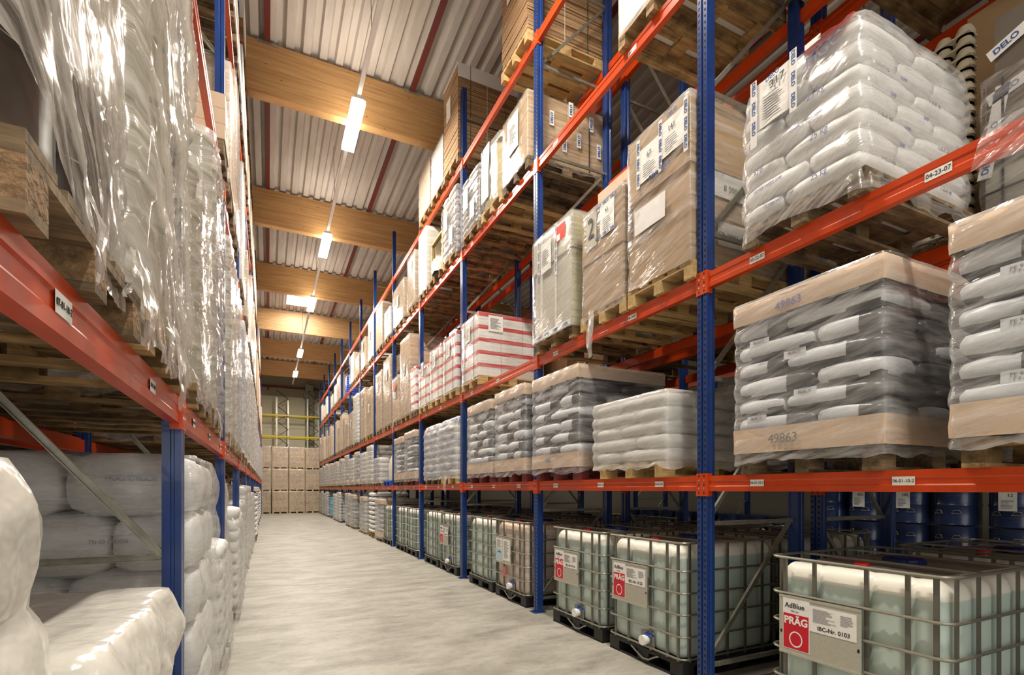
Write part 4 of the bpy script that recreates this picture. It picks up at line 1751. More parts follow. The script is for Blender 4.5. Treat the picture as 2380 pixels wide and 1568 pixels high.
pallet(RX - .04, 3.47, pz, 0, 'fresh light pallet stamped on its block, under stack 141', w=.82, wood_m=wood_fresh)
g = load_root('brown_carton_stack', RX - .05, 3.46, pz + .144, 0, 'large brown carton stack with sheets 67 and 141, wrapped', 'carton stack', 'big cartons on the second shelf')
obj('carton', box_mesh('carton', 1.18, .76, .44, [card]), g)
obj('carton', box_mesh('carton', 1.12, .72, .36, [card]), g, (.02, -.01, .44))
obj('carton', box_mesh('carton', 1.18, .76, .56, [card]), g, (0, 0, .80))
for s_, y_, z_, t_ in ((.26, .08, 1.06, '67'), (.28, -.20, 1.12, '141')):
    sh = sheet(g, s_, .30, (-.020, y_, z_))
    text(t_, .06, ink, sh, (-.009, 0, .06))
    obj('small_print', lines_mesh(.16, .12, 6, ink_grey, seed=int(t_)), sh, (-.008, 0, -.06))
for y_ in (.23, -.06, -.355):
    b_ = MB()
    b_.box(-.024, -.022, y_ - .022, y_ + .022, .88, 1.32)
    tp = obj('packing_tape', b_.mesh('packing_tape', [card_white]), g)
    for q_ in range(3):
        text('DELO', .042, ink_blue, tp, (-.026, y_, 1.24 - .14 * q_), roll=-PI / 2, bold=.0008)
text('DELO   DELO', .045, ink_blue, g, (-.026, -.05, .90), bold=.0006)
text('DELO', .045, ink_blue, g, (-.026, -.2, 1.30), bold=.0006)
sh = sheet(g, .40, .22, (-.022, .08, .58), mat=card_white)
for (x_, z_, w_, hh_, ln) in ((.34, .66, .8, .20, 'EB 2001'), (.30, .26, .44, .20, 'EB')):
    sh = sheet(g, w_ * .9, hh_, (x_ + .2, -.385, z_ + .02), face='-y', mat=card_white)
    text('II 2001-2008' if ln != 'EB' else 'EB 2001-2002', .07, ink_grey, sh, (.0, -.010, -.02), face='-y')
text('GmbH & Co. KG', .03, ink_grey, g, (.25, -.40, .76), face='-y')
obj('stretch_film', shell('stretch_film', film_milky, 1.18, .76, .40, 1.37, namp=.007, rad=.02, hem=.05, grow=.018, seed=23, step=.06), g)
obj('stretch_film', shell('stretch_film', film_clear, 1.18, .76, -.02, .46, namp=.007, rad=.02, hem=.05, grow=.014, seed=24, step=.06, top=False), g)

# third bay: red-lidded cartons, two stacked pallets
pallet(RX - .04, 8.06, pz, 0, 'yellowish stamped pallet under the nearest red-banded stack', w=.86, wood_m=wood_fresh)


def red_stack(yc, w, k, slot, label=None, rows=5, detail=1):
    r = carton_load(RX - .05, yc, pz + .144, 0, label or rlabel('white cartons with red bands', 2, k, slot), w=w, rows=[(3 if w < .85 else 3, 3, .205)] * rows, mat=card_white, style=1,
                    film='clear', seed=int(yc * 10), group='red-banded carton stacks', sheets=0)
    sh = sheet(r, .22, .30, (-.014, .05, .78), mat=paper)
    obj('small_print', lines_mesh(.16, .2, 9, ink_grey, seed=int(yc)), sh, (-.008, 0, 0))
    sh = sheet(r, .26, .26, (.30, -w / 2 - .012, .86), face='-y', mat=paper)
    obj('small_print', lines_mesh(.20, .18, 9, ink_grey, face='-y', seed=int(yc) + 1), sh, (0, -.008, 0))
    for yy in (-.22, .2):
        b2 = MB()
        b2.box(-.014, -.010, yy - .006, yy + .006, 0, rows * .205)
        obj('strap', b2.mesh('strap', [strap_green]), r)
    return r


red_stack(8.06, .80, 1, 'far', 'nearest stack of white cartons with red bands and big label sheet')
for i, (yc, slot) in enumerate(((9.12, 'near'), (10.02, 'middle'), (10.90, 'far'))):
    pallet(RX - .04, yc, pz, 0, rlabel('pallet under red-banded cartons', 2, 2, slot), wood_m=wood_fresh, detail=False, w=.82)
    red_stack(yc, .78, 2, slot, rows=(5, 5, 4)[i])


def carton_place(side, lev, k, slot, yc, w, z, h, mat=None, ny=2, nz=4, style=0, film='milky', seed=0, d=1.15, sheets=1, desc='brown carton stack', wm=None, x=None, pl=True):
    s = 1 if side != 'left' else -1
    rz = 0 if s > 0 else PI
    xf = (RX if side == 'right' else LX if side == 'left' else RB) if x is None else x
    if pl:
        pallet(xf - .03 * s, yc, z, rz, 'pallet under ' + desc + ', ' + where(side, lev, k, slot), w=min(.98, w + .02), detail=False, wood_m=wm or wood)
    rr = carton_load(xf - .045 * s, yc, z + .144, rz, desc + ', ' + where(side, lev, k, slot), w=w, d=d, rows=[(ny, 2, h / nz)] * nz, mat=mat, style=style, film=film, seed=seed,
                     group=desc + 's', sheets=sheets)
    return rr


# fourth to twelfth bays, second right shelf
red3 = carton_place('right', 2, 3, 'near', 11.80, .5, pz, 1.0, mat=card_white, ny=1, nz=5, style=1, film='clear', desc='narrow red-banded carton stack', sheets=0)
q = carton_place('right', 2, 3, 'middle', 12.62, .95, pz, 1.92, ny=1, nz=3, desc='very tall brown carton stack')
q = carton_place('right', 2, 3, 'far', 13.65, .75, pz, 1.15, ny=1, nz=2, desc='low wrapped cartons with red mark', film='milky')
b_ = MB()
b_.box(-.03, -.026, -.12, .10, .78, .98)
obj('red_label', b_.mesh('red_label', [red_film]), q)
film_tail(q, (-.05, .0, .02), .35, .10, seed=9)
carton_place('right', 2, 4, 'near', 14.75, .95, pz, 1.9, ny=1, nz=3, desc='tall brown carton stack', seed=3)
carton_place('right', 2, 4, 'far', 15.95, .95, pz, 1.75, ny=1, nz=3, desc='tall brown carton stack', seed=4)
carton_place('right', 2, 5, 'near', 17.6, 1.0, pz, 1.55, ny=2, nz=4, desc='brown carton stack', seed=5, film='clear')
carton_place('right', 2, 5, 'far', 18.9, 1.0, pz, 1.75, ny=1, nz=4, desc='brown carton stack', seed=6)
far_sacks('right', 2, 6, 'near', 20.5, 1.1, pz, 'white', 1.8, film='thick', seed=3)
carton_place('right', 2, 6, 'far', 21.75, .95, pz, 1.3, ny=1, nz=3, desc='brown carton stack', seed=7)
for k in range(7, 12):
    for i, slot in enumerate(('near', 'middle', 'far')):
        yc = RY[k + 1] + .5 + .9 * i
        if (k, i) in ((8, 2), (10, 1)):
            continue
        carton_place('right', 2, k, slot, yc, .8, pz, (1.55, 1.0, 1.35, 1.6, 1.15)[(k * 3 + i) % 5], ny=1 + (i == 1), nz=3, desc='brown carton stack' if (k + i) % 3 else 'tan carton stack', seed=k * 3 + i, sheets=0,
                     mat=card if (k + i) % 3 else card_tan)

# ------------------------------------------------------------------ third right shelf
pz = RL[2]
pallet(RX - .05, 3.56, pz, 0, 'big wooden pallet overhead carrying white wrapped load, third shelf', w=.9, wood_m=wood)
carton_load(RX - .06, 3.56, pz + .144, 0, 'white wrapped load overhead on the third shelf, mostly cut off', w=.86, rows=[(1, 1, .6)] * 2, mat=card_white, film='thick', seed=4)
for yc, slot in ((2.45, 'far'), (1.5, 'middle')):
    pallet(RX - .05, yc, pz, 0, rlabel('pallet seen from below', 3, -1, slot), w=.9, wood_m=wood)
    carton_load(RX - .06, yc, pz + .144, 0, rlabel('carton stack above frame', 3, -1, slot), w=.86, rows=[(1, 1, .6)] * 2, film='milky', seed=int(yc * 9))
# third bay
pallet(RX - .04, 6.32, pz, 0, rlabel('dark pallet under taped cartons', 3, 1, 'near'), wood_m=wood_old)
g = carton_load(RX - .05, 6.32, pz + .144, 0, 'brown cartons with DELO tape strips under the overhead sheet stack', w=.78, rows=[(2, 3, .32), (2, 3, .30), (2, 2, .24)], film='clear', seed=31, group='taped brown cartons')
for (x_, z_, rr) in ((.10, .72, 0), (.32, .60, 0), (.52, .30, 0), (.75, .42, 0), (.95, .70, 0), (1.08, .36, 0), (.62, .80, 0), (.30, .16, 0)):
    b_ = MB()
    b_.box(x_, x_ + .07, -.412, -.408, z_ - .12, z_ + .08)
    tp = obj('packing_tape', b_.mesh('packing_tape', [card_white]), g)
    text('DELO', .055, ink_blue, tp, (x_ + .035, -.415, z_ - .02), face='-y', roll=PI / 2, bold=.001)
sh = sheet(g, .34, .5, (-.02, .02, .52))
obj('small_print', lines_mesh(.22, .25, 7, ink_grey, seed=40), sh, (-.008, 0, 0))
for x_ in (.2, .95):
    b_ = MB()
    b_.box(x_ - .006, x_ + .006, -.414, -.410, 0, .62)
    obj('strap', b_.mesh('strap', [strap_black]), g)

pallet(RX - .04, 7.17, pz, 0, rlabel('pallet under strapped yellow bundle', 3, 1, 'middle'), wood_m=wood_fresh)
g = load_root('strapped_bundle', RX - .05, 7.17, pz + .144, 0, 'yellowish film-wrapped round bundle with black straps, third bay, third shelf', 'bundle', None)
b_ = MB()
for yy in (-.19, .19):
    for xx in (.2, .6, 1.0):
        b_.lathe([(.17, .0), (.185, .03), (.185, .78), (.17, .82)], 16, (xx, yy, 0))
obj('rolls', b_.mesh('rolls', [solid('pale_yellow_rolls', (.62, .52, .26), rough=.3)], True), g)
obj('top_cover', shell('top_cover', poly_cream, 1.16, .76, .80, .98, namp=.02, rad=.05, grow=.0, seed=4, step=.12, taper=.25), g)
b_ = MB()
b_.box(-.03, -.024, -.02, .30, .10, .92)
obj('cover_sheet', b_.mesh('cover_sheet', [paper]), g)
obj('stretch_film', shell('stretch_film', film_milky, 1.16, .76, -.04, .9, namp=.012, rad=.12, hem=.04, grow=.012, seed=24, step=.09, zstep=.08), g)
for yy in (.28, -.05):
    b_ = MB()
    b_.tube([(-.045, yy, 0), (-.05, yy, .45), (-.035, yy - .04, .95), (.3, yy - .04, 1.0)], .006, 5)
    obj('strap', b_.mesh('strap', [strap_black]), g)
b_ = MB()
for x_ in (.25, .9):
    b_.tube([(x_, -.41, -.01), (x_, -.425, .5), (x_ + .02, -.38, .9)], .006, 5)
obj('strap', b_.mesh('strap', [strap_black]), g)

for k, slot, yc, hgt, nm in ((1, 'far', 8.06, .95, 'grey bagged stones'), (2, 'near', 9.15, 1.2, 'grey bagged stones with white sheet')):
    pallet(RX - .04, yc, pz, 0, rlabel('pallet under grey bags', 3, k, slot), wood_m=wood, detail=k < 2)
    g = sack_load(RX - .05, yc, pz + .144, 0, rlabel('small grey bag load', 3, k, slot), w=.8, layers=9, lh=hgt / 9, style='grey', film='clear', seed=11 + k, group='small grey bag loads', dome=.45)
    sh = sheet(g, .22, .36, (-.045, .08, hgt * .55))
    sh = sheet(g, .20, .3, (-.045, -.22, hgt * .25))
pallet(RX - .04, 10.15, pz, 0, rlabel('pallet under dark glass crate', 3, 2, 'middle'), wood_m=wood, detail=False)
b_ = MB()
b_.box(.1, 1.1, -.38, .38, 0, .75)
g = load_root('glass_crate', RX - .04, 10.15, pz + .144, 0, rlabel('dark clear-wrapped open crate', 3, 2, 'middle'), 'crate', None)
obj('crate_body', b_.mesh('crate_body', [dark_clear]), g)
b_ = MB()
for xx in (.09, 1.11):
    for yy in (-.38, .38):
        b_.box(xx - .03, xx + .03, yy - .03, yy + .03, 0, .8)
b_.box(.06, 1.14, -.41, .41, .78, .82)
obj('crate_frame', b_.mesh('crate_frame', [wood_fresh]), g)
obj('bundle', shell('bundle', poly_white, .4, .35, 0, .25, namp=.02, rad=.1, seed=3, step=.1), g, (-.05, -.15, 0))
carton_place('right', 3, 2, 'far', 11.0, .62, pz, 1.3, mat=card_white, ny=1, nz=3, film='thick', desc='white wrapped carton stack', seed=2, sheets=0)
specs3 = {3: [('near', 12.0, .7, 1.2, card, 3), ('far', 13.3, 1.2, .95, card, 2)],
          4: [('near', 14.7, .8, .75, card_white, 3), ('far', 15.9, 1.0, 1.25, card, 2)],
          5: [('near', 17.4, .8, 1.35, card_white, 8), ('far', 18.8, .9, 1.0, card, 3)],
          6: [('near', 20.2, .9, .7, card, 3), ('far', 21.5, .9, 1.1, card_tan, 3)],
          8: [('near', 26.0, 1.1, 1.1, card_tan, 2), ('far', 27.3, .9, .9, card_white, 3)],
          9: [('near', 28.9, .9, .65, card_grey, 1)],
          10: [('near', 31.6, .9, 1.0, card_white, 2), ('far', 33.0, .9, .7, card_tan, 2)],
          11: [('near', 34.5, .9, .95, card_tan, 2)]}
for k, L in specs3.items():
    for i, (slot, yc, w, hgt, mt, nz_) in enumerate(L):
        dsc = {'cardboard': 'brown carton stack', 'white_board': 'white carton stack', 'tan_cap_board': 'tan carton stack', 'grey_green_board': 'pale carton'}[mt.name]
        q = carton_place('right', 3, k, slot, yc, w, pz, hgt, mat=mt, ny=1 if w < 1 else 2, nz=nz_, film='milky', desc=dsc, seed=k + i, sheets=1 if k < 6 else 0)
b_ = MB()
for i in range(9):
    b_.box(0, .5, -.3, .3, i * .085, i * .085 + .06)
o = obj('blue_crate_stack', b_.mesh('blue_crate_stack', [blue_plastic]), None, (RX, 23.6, pz + .0))
tag(o, 'small stack of blue plastic trays on the third shelf, far away', 'tray stack')

# ------------------------------------------------------------------ top right shelf
pz = RL[3]


def sheet_stack(x, y, z, rz, label, w, h, white_top=False, seed=0):
    r = load_root('cardboard_sheet_stack', x, y, z, rz, label, 'sheet stack', 'stacks of flat cardboard sheets')

    def mk():
        rn = random.Random(seed)
        b = MB()
        zz = 0
        while zz < h:
            t = min(rn.uniform(.03, .07), h - zz)
            o_ = rn.uniform(-.007, .007)
            p_ = rn.uniform(-.007, .007)
            b.box(o_, 1.18 + o_, -w / 2 + p_, w / 2 + p_, zz, zz + t - .0015)
            zz += t
        return b.mesh('sheets', [sheet_edge])
    obj('sheets', mk(), r)
    if white_top:
        b = MB()
        b.box(-.01, 1.19, -w / 2 - .008, w / 2 + .008, h, h + .012)
        b.box(-.002, 1.185, -w / 2 - .012, -w / 2 - .008, h - .24, h + .01)
        obj('top_sheet', b.mesh('top_sheet', [card_white]), r)
    b = MB()
    for xx in (.24, .93):
        b.box(xx - .005, xx + .005, -w / 2 - .014, -w / 2 - .011, -.12, h + .014)
    obj('strap', b.mesh('strap', [strap_green]), r)
    b = MB()
    b.box(-.012, -.009, -.02, .22, h * .55, h * .55 + .4)
    obj('label_sheet', b.mesh('label_sheet', [paper]), r)
    b = MB()
    b.box(.56, .568, -w / 2 - .012, -w / 2 - .009, 0, h - .2)
    obj('strap', b.mesh('strap', [strap_white]), r)
    return r


pallet(RX - .06, 6.33, pz, 0, 'wooden pallet on the top shelf under the nearest sheet stack', w=.84, wood_m=wood_fresh)
sheet_stack(RX - .05, 6.33, pz + .144, 0, 'nearest stack of flat brown cardboard sheets, top of frame', .8, 1.5, seed=1)
pallet(RX - .06, 9.05, pz, 0, 'wooden pallet on the top shelf under the white-topped stack', w=.84, wood_m=wood)
sheet_stack(RX - .05, 9.05, pz + .144, 0, 'stack of flat brown cardboard sheets with white top sheet', .8, 1.62, white_top=True, seed=2)
pallet(RX - .05, 9.92, pz, 0, 'pallet on the top shelf under the lit white cartons', w=.8, wood_m=wood, detail=False)
carton_load(RX - .05, 9.92, pz + .144, 0, 'brightly lit white carton stack beside the white-topped sheet stack', w=.78, rows=[(1, 1, .45)] * 2, mat=card_white, film='milky', seed=8)
pallet(RX - .05, 10.85, pz, 0, 'pallet on the top shelf under the pinkish cartons', w=.8, wood_m=wood, detail=False)
carton_load(RX - .05, 10.85, pz + .144, 0, 'pinkish tan carton pair at the far end of the top shelf', w=.85, rows=[(1, 1, .5)] * 2, mat=card_tan, film='milky', seed=9)

# ------------------------------------------------------------------ right floor beyond the totes
pallet(RX - .03, 15.95, 0, 0, 'pallet on the floor under tan-capped sacks beside farthest tote', w=.95, detail=False, wood_m=wood_old)
sack_load(RX - .05, 15.95, .144, 0, 'tan-capped sack load on the floor beside farthest tank tote', w=.98, layers=8, lh=.14, style='grey', cap=True, tray=True, film='milky', detail=0, seed=4, group='floor sack loads')
pallet(RX - .03, 17.35, 0, 0, 'pallet on the floor under the plain white sack column', w=.9, detail=False)
sack_load(RX - .05, 17.35, .144, 0, 'tall plain white sack load on the floor, rounded top', w=1.0, layers=9, lh=.15, style='white', cap=False, film=None, detail=0, seed=3, group='floor sack loads')
fl = [(5, 'far', 18.9, 'grey', True, 1.15), (6, 'far', 21.4, 'dark', True, 1.2), (7, 'near', 22.9, 'dark', True, 1.25), (8, 'near', 25.9, 'white', False, 1.3), (8, 'far', 27.5, 'white', False, 1.2),
      (10, 'near', 31.5, 'grey', False, 1.3), (10, 'far', 32.8, 'blue', False, 1.2), (11, 'near', 34.5, 'grey', True, 1.3), (11, 'far', 35.7, 'dark', False, 1.2)]
for k, slot, yc, st, cp, hh_ in fl:
    far_sacks('right', 0, k, slot, yc, 1.05, 0, st, hh_, cap=cp, seed=k)


def drum(x, y, z, label, mat=None, r=.29, h=.88, number=None, group='blue drums across the next aisle', rings=True):
    t = empty('blue_drum' if mat is None else 'light_blue_drum', (x, y, z))
    tag(t, label, 'drum', group)
    mt = mat or drum_blue

    def mk():
        b = MB()
        pr_ = [(r - .01, 0), (r, .01), (r - .006, .02)]
        for zc in (h * .34, h * .66):
            pr_ += [(r - .006, zc - .02), (r + .006, zc), (r - .006, zc + .02)]
        pr_ += [(r - .006, h - .02), (r, h - .01), (r - .012, h), (r - .03, h - .012)]
        b.lathe(pr_, 24)
        return b.mesh('drum_body', [mt], True)
    obj('drum_body', cached(('drum', r, h, mt.name), mk), t)
    if rings:
        def mh():
            b = MB()
            for a in (PI * .88, PI * 1.12):
                for zc in (h * .22, h * .82):
                    cx_, cy_ = (r + .012) * math.cos(a), (r + .012) * math.sin(a)
                    tx, ty = -math.sin(a), math.cos(a)
                    b.tube([(cx_ - tx * .03, cy_ - ty * .03, zc + .03), (cx_ - tx * .06, cy_ - ty * .06, zc - .02), (cx_ + tx * .06, cy_ + ty * .06, zc - .02), (cx_ + tx * .03, cy_ + ty * .03, zc + .03)], .006, 5, closed=True)
            return b.mesh('drum_handles', [galv])
        obj('drum_handles', cached(('drh', r, h), mh), t)
    if number:
        s_ = sheet(t, .20, .27, (-r - .022, -.02, h * .42), mat=paper)
        text(number, .065, ink, s_, (-.009, -.03, .08))
        obj('small_print', lines_mesh(.14, .13, 7, ink_grey, seed=len(number)), s_, (-.008, 0, -.04))
    return t


dr = [(2.75, 2, '11', 'far right'), (3.40, 2, '12', 'cut by the frame'), (4.08, 2, None, 'beside'), (4.68, 2, '102', 'left'), (5.36, 2, '152', 'behind brace')]
DX = 9.75
for yp, nm in ((3.08, 'nearest'), (4.38, 'second'), (5.66, 'third'), (7.3, 'fourth'), (8.6, 'fifth'), (9.95, 'sixth'), (11.3, 'seventh')):
    pallet(DX - .6, yp, 0, 0, '%s pallet under blue drums across the next aisle' % nm, w=1.2, detail=False, wood_m=wood_old, group='pallets under blue drums')
tiers = {2.78: (None, '7'), 3.40: (None, '12'), 4.08: (None, None), 4.68: (None, '102'), 5.36: (None, '152'), 5.96: (None, None)}
for yd, (n0, n1) in tiers.items():
    nm = {2.78: 'first', 3.40: 'second', 4.08: 'third', 4.68: 'fourth', 5.36: 'fifth', 5.96: 'sixth'}[yd]
    for tt in range(2):
        num = (n0, n1)[tt]
        drum(DX - .27, yd, .15 + tt * .90, 'blue drum %s, %s tier, %s drum from the right' % ('with sheet ' + num if num else 'without sheet', ('lower', 'upper')[tt], nm), number=num)
for i, yd in enumerate((7.0, 7.6, 8.3, 8.9, 9.65, 10.25, 11.0, 11.6)):
    num = {0: '6', 2: '230', 4: '255', 5: '244', 7: '268'}.get(i)
    drum(DX - .27, yd, .15, 'blue drum %s in the single row, number %s from the right' % ('with sheet ' + num if num else 'without sheet', ('one', 'two', 'three', 'four', 'five', 'six', 'seven', 'eight')[i]), number=num)
    sk = None
# light blue drum at the far end of the floor row
pallet(RX - .03, 29.6, 0, 0, 'pallet on the floor under the light blue drums', w=.9, detail=False)
for i, (xx, yy) in enumerate(((RX + .27, 29.35), (RX + .27, 29.95))):
    for t_ in range(1):
        drum(xx, yy, .15, ['nearer', 'farther'][i] + ' light blue drum on the floor near the aisle end', mat=drum_cyan, h=1.0, rings=False, group='light blue drums')

# ------------------------------------------------------------------ back rack (behind the right rack) loads
# grey taped DELO bundle, tall carton and egg-tray stack, second shelf, nearest bay
pz = RL[1]
pallet(RB - .02, 1.30, pz, 0, 'pallet in the back rack under the grey taped bundle', w=1.1, wood_m=wood_old)
g = load_root('taped_bundle', RB + .0, 1.28, pz + .144, 0, 'grey film-wrapped bundle with blue and white DELO tape, right edge', 'bundle', None)
obj('body', box_mesh('body', .9, 1.0, .95, [card_grey]), g)
b_ = MB()
b_.box(-.01, .0, .28, .49, .35, 1.0)
b_.box(-.012, -.01, -.2, .20, .5, 1.0)
obj('dark_pouch', b_.mesh('dark_pouch', [solid('dark_pouch', (.13, .11, .08), rough=.2, bump=.4, bscale=10)]), g)
b_ = MB()
b_.box(0, .4, .1, .45, .95, 1.38)
obj('dark_parcel', b_.mesh('dark_parcel', [solid('dark_parcel_m', (.16, .145, .12), rough=.25)]), g)
for (y0_, z0_, rl, L) in ((.28, 1.20, .35, .42), (.16, .90, .22, .66), (.45, .60, 1.40, .60)):
    b_ = MB()
    b_.box(-.003, 0, -L / 2, L / 2, -.04, .04)
    tp = obj('packing_tape', b_.mesh('packing_tape', [card_white]), g, (-.016, y0_, z0_), (-rl, 0, 0))
    for q_ in range(int(L / .20)):
        text('DELO', .055, ink_blue, tp, (-.005, L / 2 - .10 - q_ * .20, 0), bold=.001)
for yy, w_ in ((.40, .014), (-.2, .014)):
    b_ = MB()
    b_.box(-.022, -.019, yy - w_ / 2, yy + w_ / 2, -.1, .95)
    obj('strap', b_.mesh('strap', [strap_black]), g)
b_ = MB()
b_.box(-.022, -.019, -.5, .5, .18, .195)
obj('strap', b_.mesh('strap', [strap_black]), g)
obj('stretch_film', shell('stretch_film', film_milky, .9, 1.0, -.04, .98, namp=.012, rad=.03, hem=.04, grow=.03, seed=44, step=.07, zstep=.07), g)
o = obj('tall_carton', box_mesh('tall_carton', .5, 1.2, 2.2, [card]), None, (RB + .93, 1.67, pz + .144))
tag(o, 'tall brown carton standing behind the grey taped bundle', 'carton')
b_ = MB()
for i in range(19):
    zz = i * .085
    for j in range(5):
        b_.lathe([(.052, zz), (.064, zz + .012), (.056, zz + .04), (.040, zz + .075)], 14, (.08, -.26 + j * .13, 0))
    b_.box(.02, .14, -.31, .31, zz, zz + .010)
o = obj('egg_tray_stack', b_.mesh('egg_tray_stack', [solid('pulp_tray', (.62, .56, .42), rough=.6)], True), None, (RB + .12, 2.24, pz + .144))
tag(o, 'stack of ribbed cream moulded trays behind the white sack load', 'tray stack')
pallet(RB + .0, 2.33, pz, 0, 'pallet in the back rack under the cream moulded trays', w=.8, wood_m=wood, detail=False)
# film hanging over the second-level beam in front
b_ = MB()
g = None
n = 10
for i in range(n):
    for j in range(8):
        P = []
        for a, c_ in ((i, j), (i + 1, j), (i + 1, j + 1), (i, j + 1)):
            u, v = a / n, c_ / 8
            zz = -.20 * v + .04 * noise.noise(Vector((u * 5, 2, 2))) * v
            yy = u * .5 - .25 * (1 - v * .2)
            P.append((-.012 - .012 * abs(noise.noise(Vector((u * 7, v * 5, 1)))) + (.08 * max(0, .3 - v)), yy, zz + .05))
        b_.face(P)
o = obj('film_drape', b_.mesh('film_drape', [film_hero], True, False), None, (RX - .004, .98, RL[1] - .01))
tag(o, 'clear stretch film draped over the orange beam at right edge', 'plastic film')
# general back rack stock
rb = random.Random(3)
for lev, z in ((1, RL[0]), (2, RL[1]), (3, RL[2]), (4, RL[3])):
    for k in range(-1, 5):
        if lev == 4 or (lev == 3 and k >= 2) or (lev == 2 and k == -1):
            continue
        if lev == 3 and k in (0, 1):
            slots = ()
        else:
            slots = (('near', .62), ('far', 1.95))
        for slot, dy in slots:
            yc = RY[k + 1] + dy
            t_ = (k * 2 + lev + (slot == 'far')) % 3
            if lev == 1:
                far_sacks('back', lev, k, slot, yc, 1.1, z, ('dark', 'grey', 'white')[t_], .85 + .2 * (t_ == 0), x=RB, seed=k, wm=wood_old)
            else:
                carton_place('back', lev, k, slot, yc, 1.05, z, .9 + .2 * t_, ny=2, nz=3, desc='brown carton stack', x=RB, sheets=0, seed=k + lev, film='milky' if k < 1 else None)

# ------------------------------------------------------------------ left rack
pz = LL[0]


def pail(parent, x, y, z, r=.165, h=.255, mat=None, name='pail'):
    def mk():
        b = MB()
        b.lathe([(r * .84, 0), (r * .86, .01), (r * .93, h * .80), (r * .95, h * .82), (r * .95, h * .86), (r * .93, h * .87), (r * 1.0, h * .90), (r * 1.02, h * .93), (r * 1.02, h * .985), (r * .98, h), (r * .9, h - .008)], 20)
        return b.mesh(name, [mat or pail_m], True)
    return obj(name, cached(('pail', r, h, (mat or pail_m).name), mk), parent, (x, y, z))


def pail_load(y, z, label, w=.8, h=2.2, film='streak', seed=0, r=.19, ph=.262, deep=3, mat=None):
    g = load_root('wrapped_pail_load', LX + .02, y, z, PI, label, 'pail load', 'wrapped pail loads')
    n = int(h / ph)
    ny = max(1, int(w / (2 * r)))
    for L in range(n):
        for i in range(deep):
            for j in range(ny):
                if 0 < i and 0 < j < ny - 1:
                    continue
                pail(g, r + i * 2 * r * 1.01, (j - (ny - 1) / 2) * (w / ny), L * ph, r=r, h=ph, mat=mat)
    return g, n * ph


# nearest pallet A: dark and silver drums under gathered film
pallet(LX + .03, 1.56, pz, PI, 'nearest pallet on the left shelf with pressed wood blocks', w=.86, wood_m=wood_old, block_m=chip)
g = load_root('wrapped_drum_load', LX + .01, 1.56, pz + .144, PI, 'silver drums under clear film at the top left corner', 'drum load', None)
for L in range(4):
    for i in range(3):
        for j in range(2):
            def mk():
                b = MB()
                r_, h_ = .205, .44
                b.lathe([(r_ - .01, 0), (r_, .012), (r_ - .008, .03), (r_ - .008, h_ * .48), (r_, h_ * .5), (r_ - .008, h_ * .52), (r_ - .008, h_ - .05), (r_ + .004, h_ - .045), (r_ + .006, h_ - .012), (r_ - .01, h_), (r_ - .03, h_ - .012)], 28)
                return b.mesh('drum', [drum_silver if L else drum_brown], True)
            obj('drum', cached(('ldrum', L > 0), mk), g, (.21 + i * .42, -.21 + j * .42, L * .445))
obj('stretch_film', shell('stretch_film', film_sheer, 1.25, .86, .30, 1.84, namp=.004, rad=.18, grow=.004, seed=13, step=.05, zstep=.06, top=False), g)
hf = lambda x, y: -.09 + max(0, y + .0) * .75
obj('stretch_film', shell('stretch_film', film_streak, 1.25, .86, 0, 1.85, namp=.006, rad=.16, grow=.012, diag=.020, hemf=hf, seed=3, step=.022, zstep=.02, top=False), g)
film_tail(g, (-.05, .22, .02), .20, .05, seed=2)
film_tail(g, (-.06, -.20, .06), .26, .17, seed=12)
film_tail(g, (-.075, -.02, .0), .17, .05, seed=15, sway=.15)
# pallet B: pails under heavy gathered film
pallet(LX + .04, 2.50, pz, PI, 'pallet on the left shelf beside nearest blue post, film draped over it', w=.88, wood_m=wood)
g, hh_ = pail_load(2.50, pz + .144, 'tall load wrapped in shiny gathered film beside the nearest left post', w=.84, h=2.1, r=.2)
obj('stretch_film', shell('stretch_film', film_streak, 1.25, .90, -.12, 2.15, namp=.010, rad=.10, grow=.035, diag=.032, hem=.06, seed=8, step=.02, zstep=.016), g)
film_tail(g, (-.07, .30, -.02), .30, .16, seed=3, sway=-.02)
film_tail(g, (-.06, .38, -.01), .22, .06, seed=5, sway=.12)
film_tail(g, (-.06, -.30, -.05), .14, .10, seed=6)
# second bay: pails
for yc, hgt, lab, r_, fm in ((3.83, 1.5, 'cream lidded pail stack behind the nearest left post', .20, film_clear), (4.85, 2.2, 'taller cream pail stack, second in the left rack', .20, film_milky)):
    pallet(LX + .03, yc, pz, PI, 'pallet under the ' + lab, w=.84, wood_m=wood)
    g, hh_ = pail_load(yc, pz + .144, lab, w=.80, h=hgt, r=r_)
    obj('stretch_film', shell('stretch_film', fm, 1.22, .84, -.10, hh_ + .01, namp=.010, rad=.10, grow=.018, diag=.02, hem=.06, seed=int(yc * 3), step=.045, zstep=.05), g)
    film_tail(g, (-.06, -.2, -.05), .22, .09, seed=int(yc * 7))
for k, slot, yc in ((1, 'near', 6.6), (1, 'middle', 7.5), (1, 'far', 8.3)):
    pallet(LX + .03, yc, pz, PI, 'pallet under wrapped pails, ' + where('left', 1, k, slot), w=.8, wood_m=wood, detail=False)
    g, hh_ = pail_load(yc, pz + .144, 'wrapped pail stack, ' + where('left', 1, k, slot), w=.78, h=2.15, r=.19, deep=1, mat=pail_m if slot != 'far' else card_white)
    obj('stretch_film', shell('stretch_film', film_milky, 1.2, .8, -.10, hh_, namp=.010, rad=.08, grow=.02, diag=.015, hem=.07, seed=int(yc * 3), step=.07, zstep=.08), g)
    film_tail(g, (-.07, -.2, -.05), .25, .09, seed=int(yc * 7))
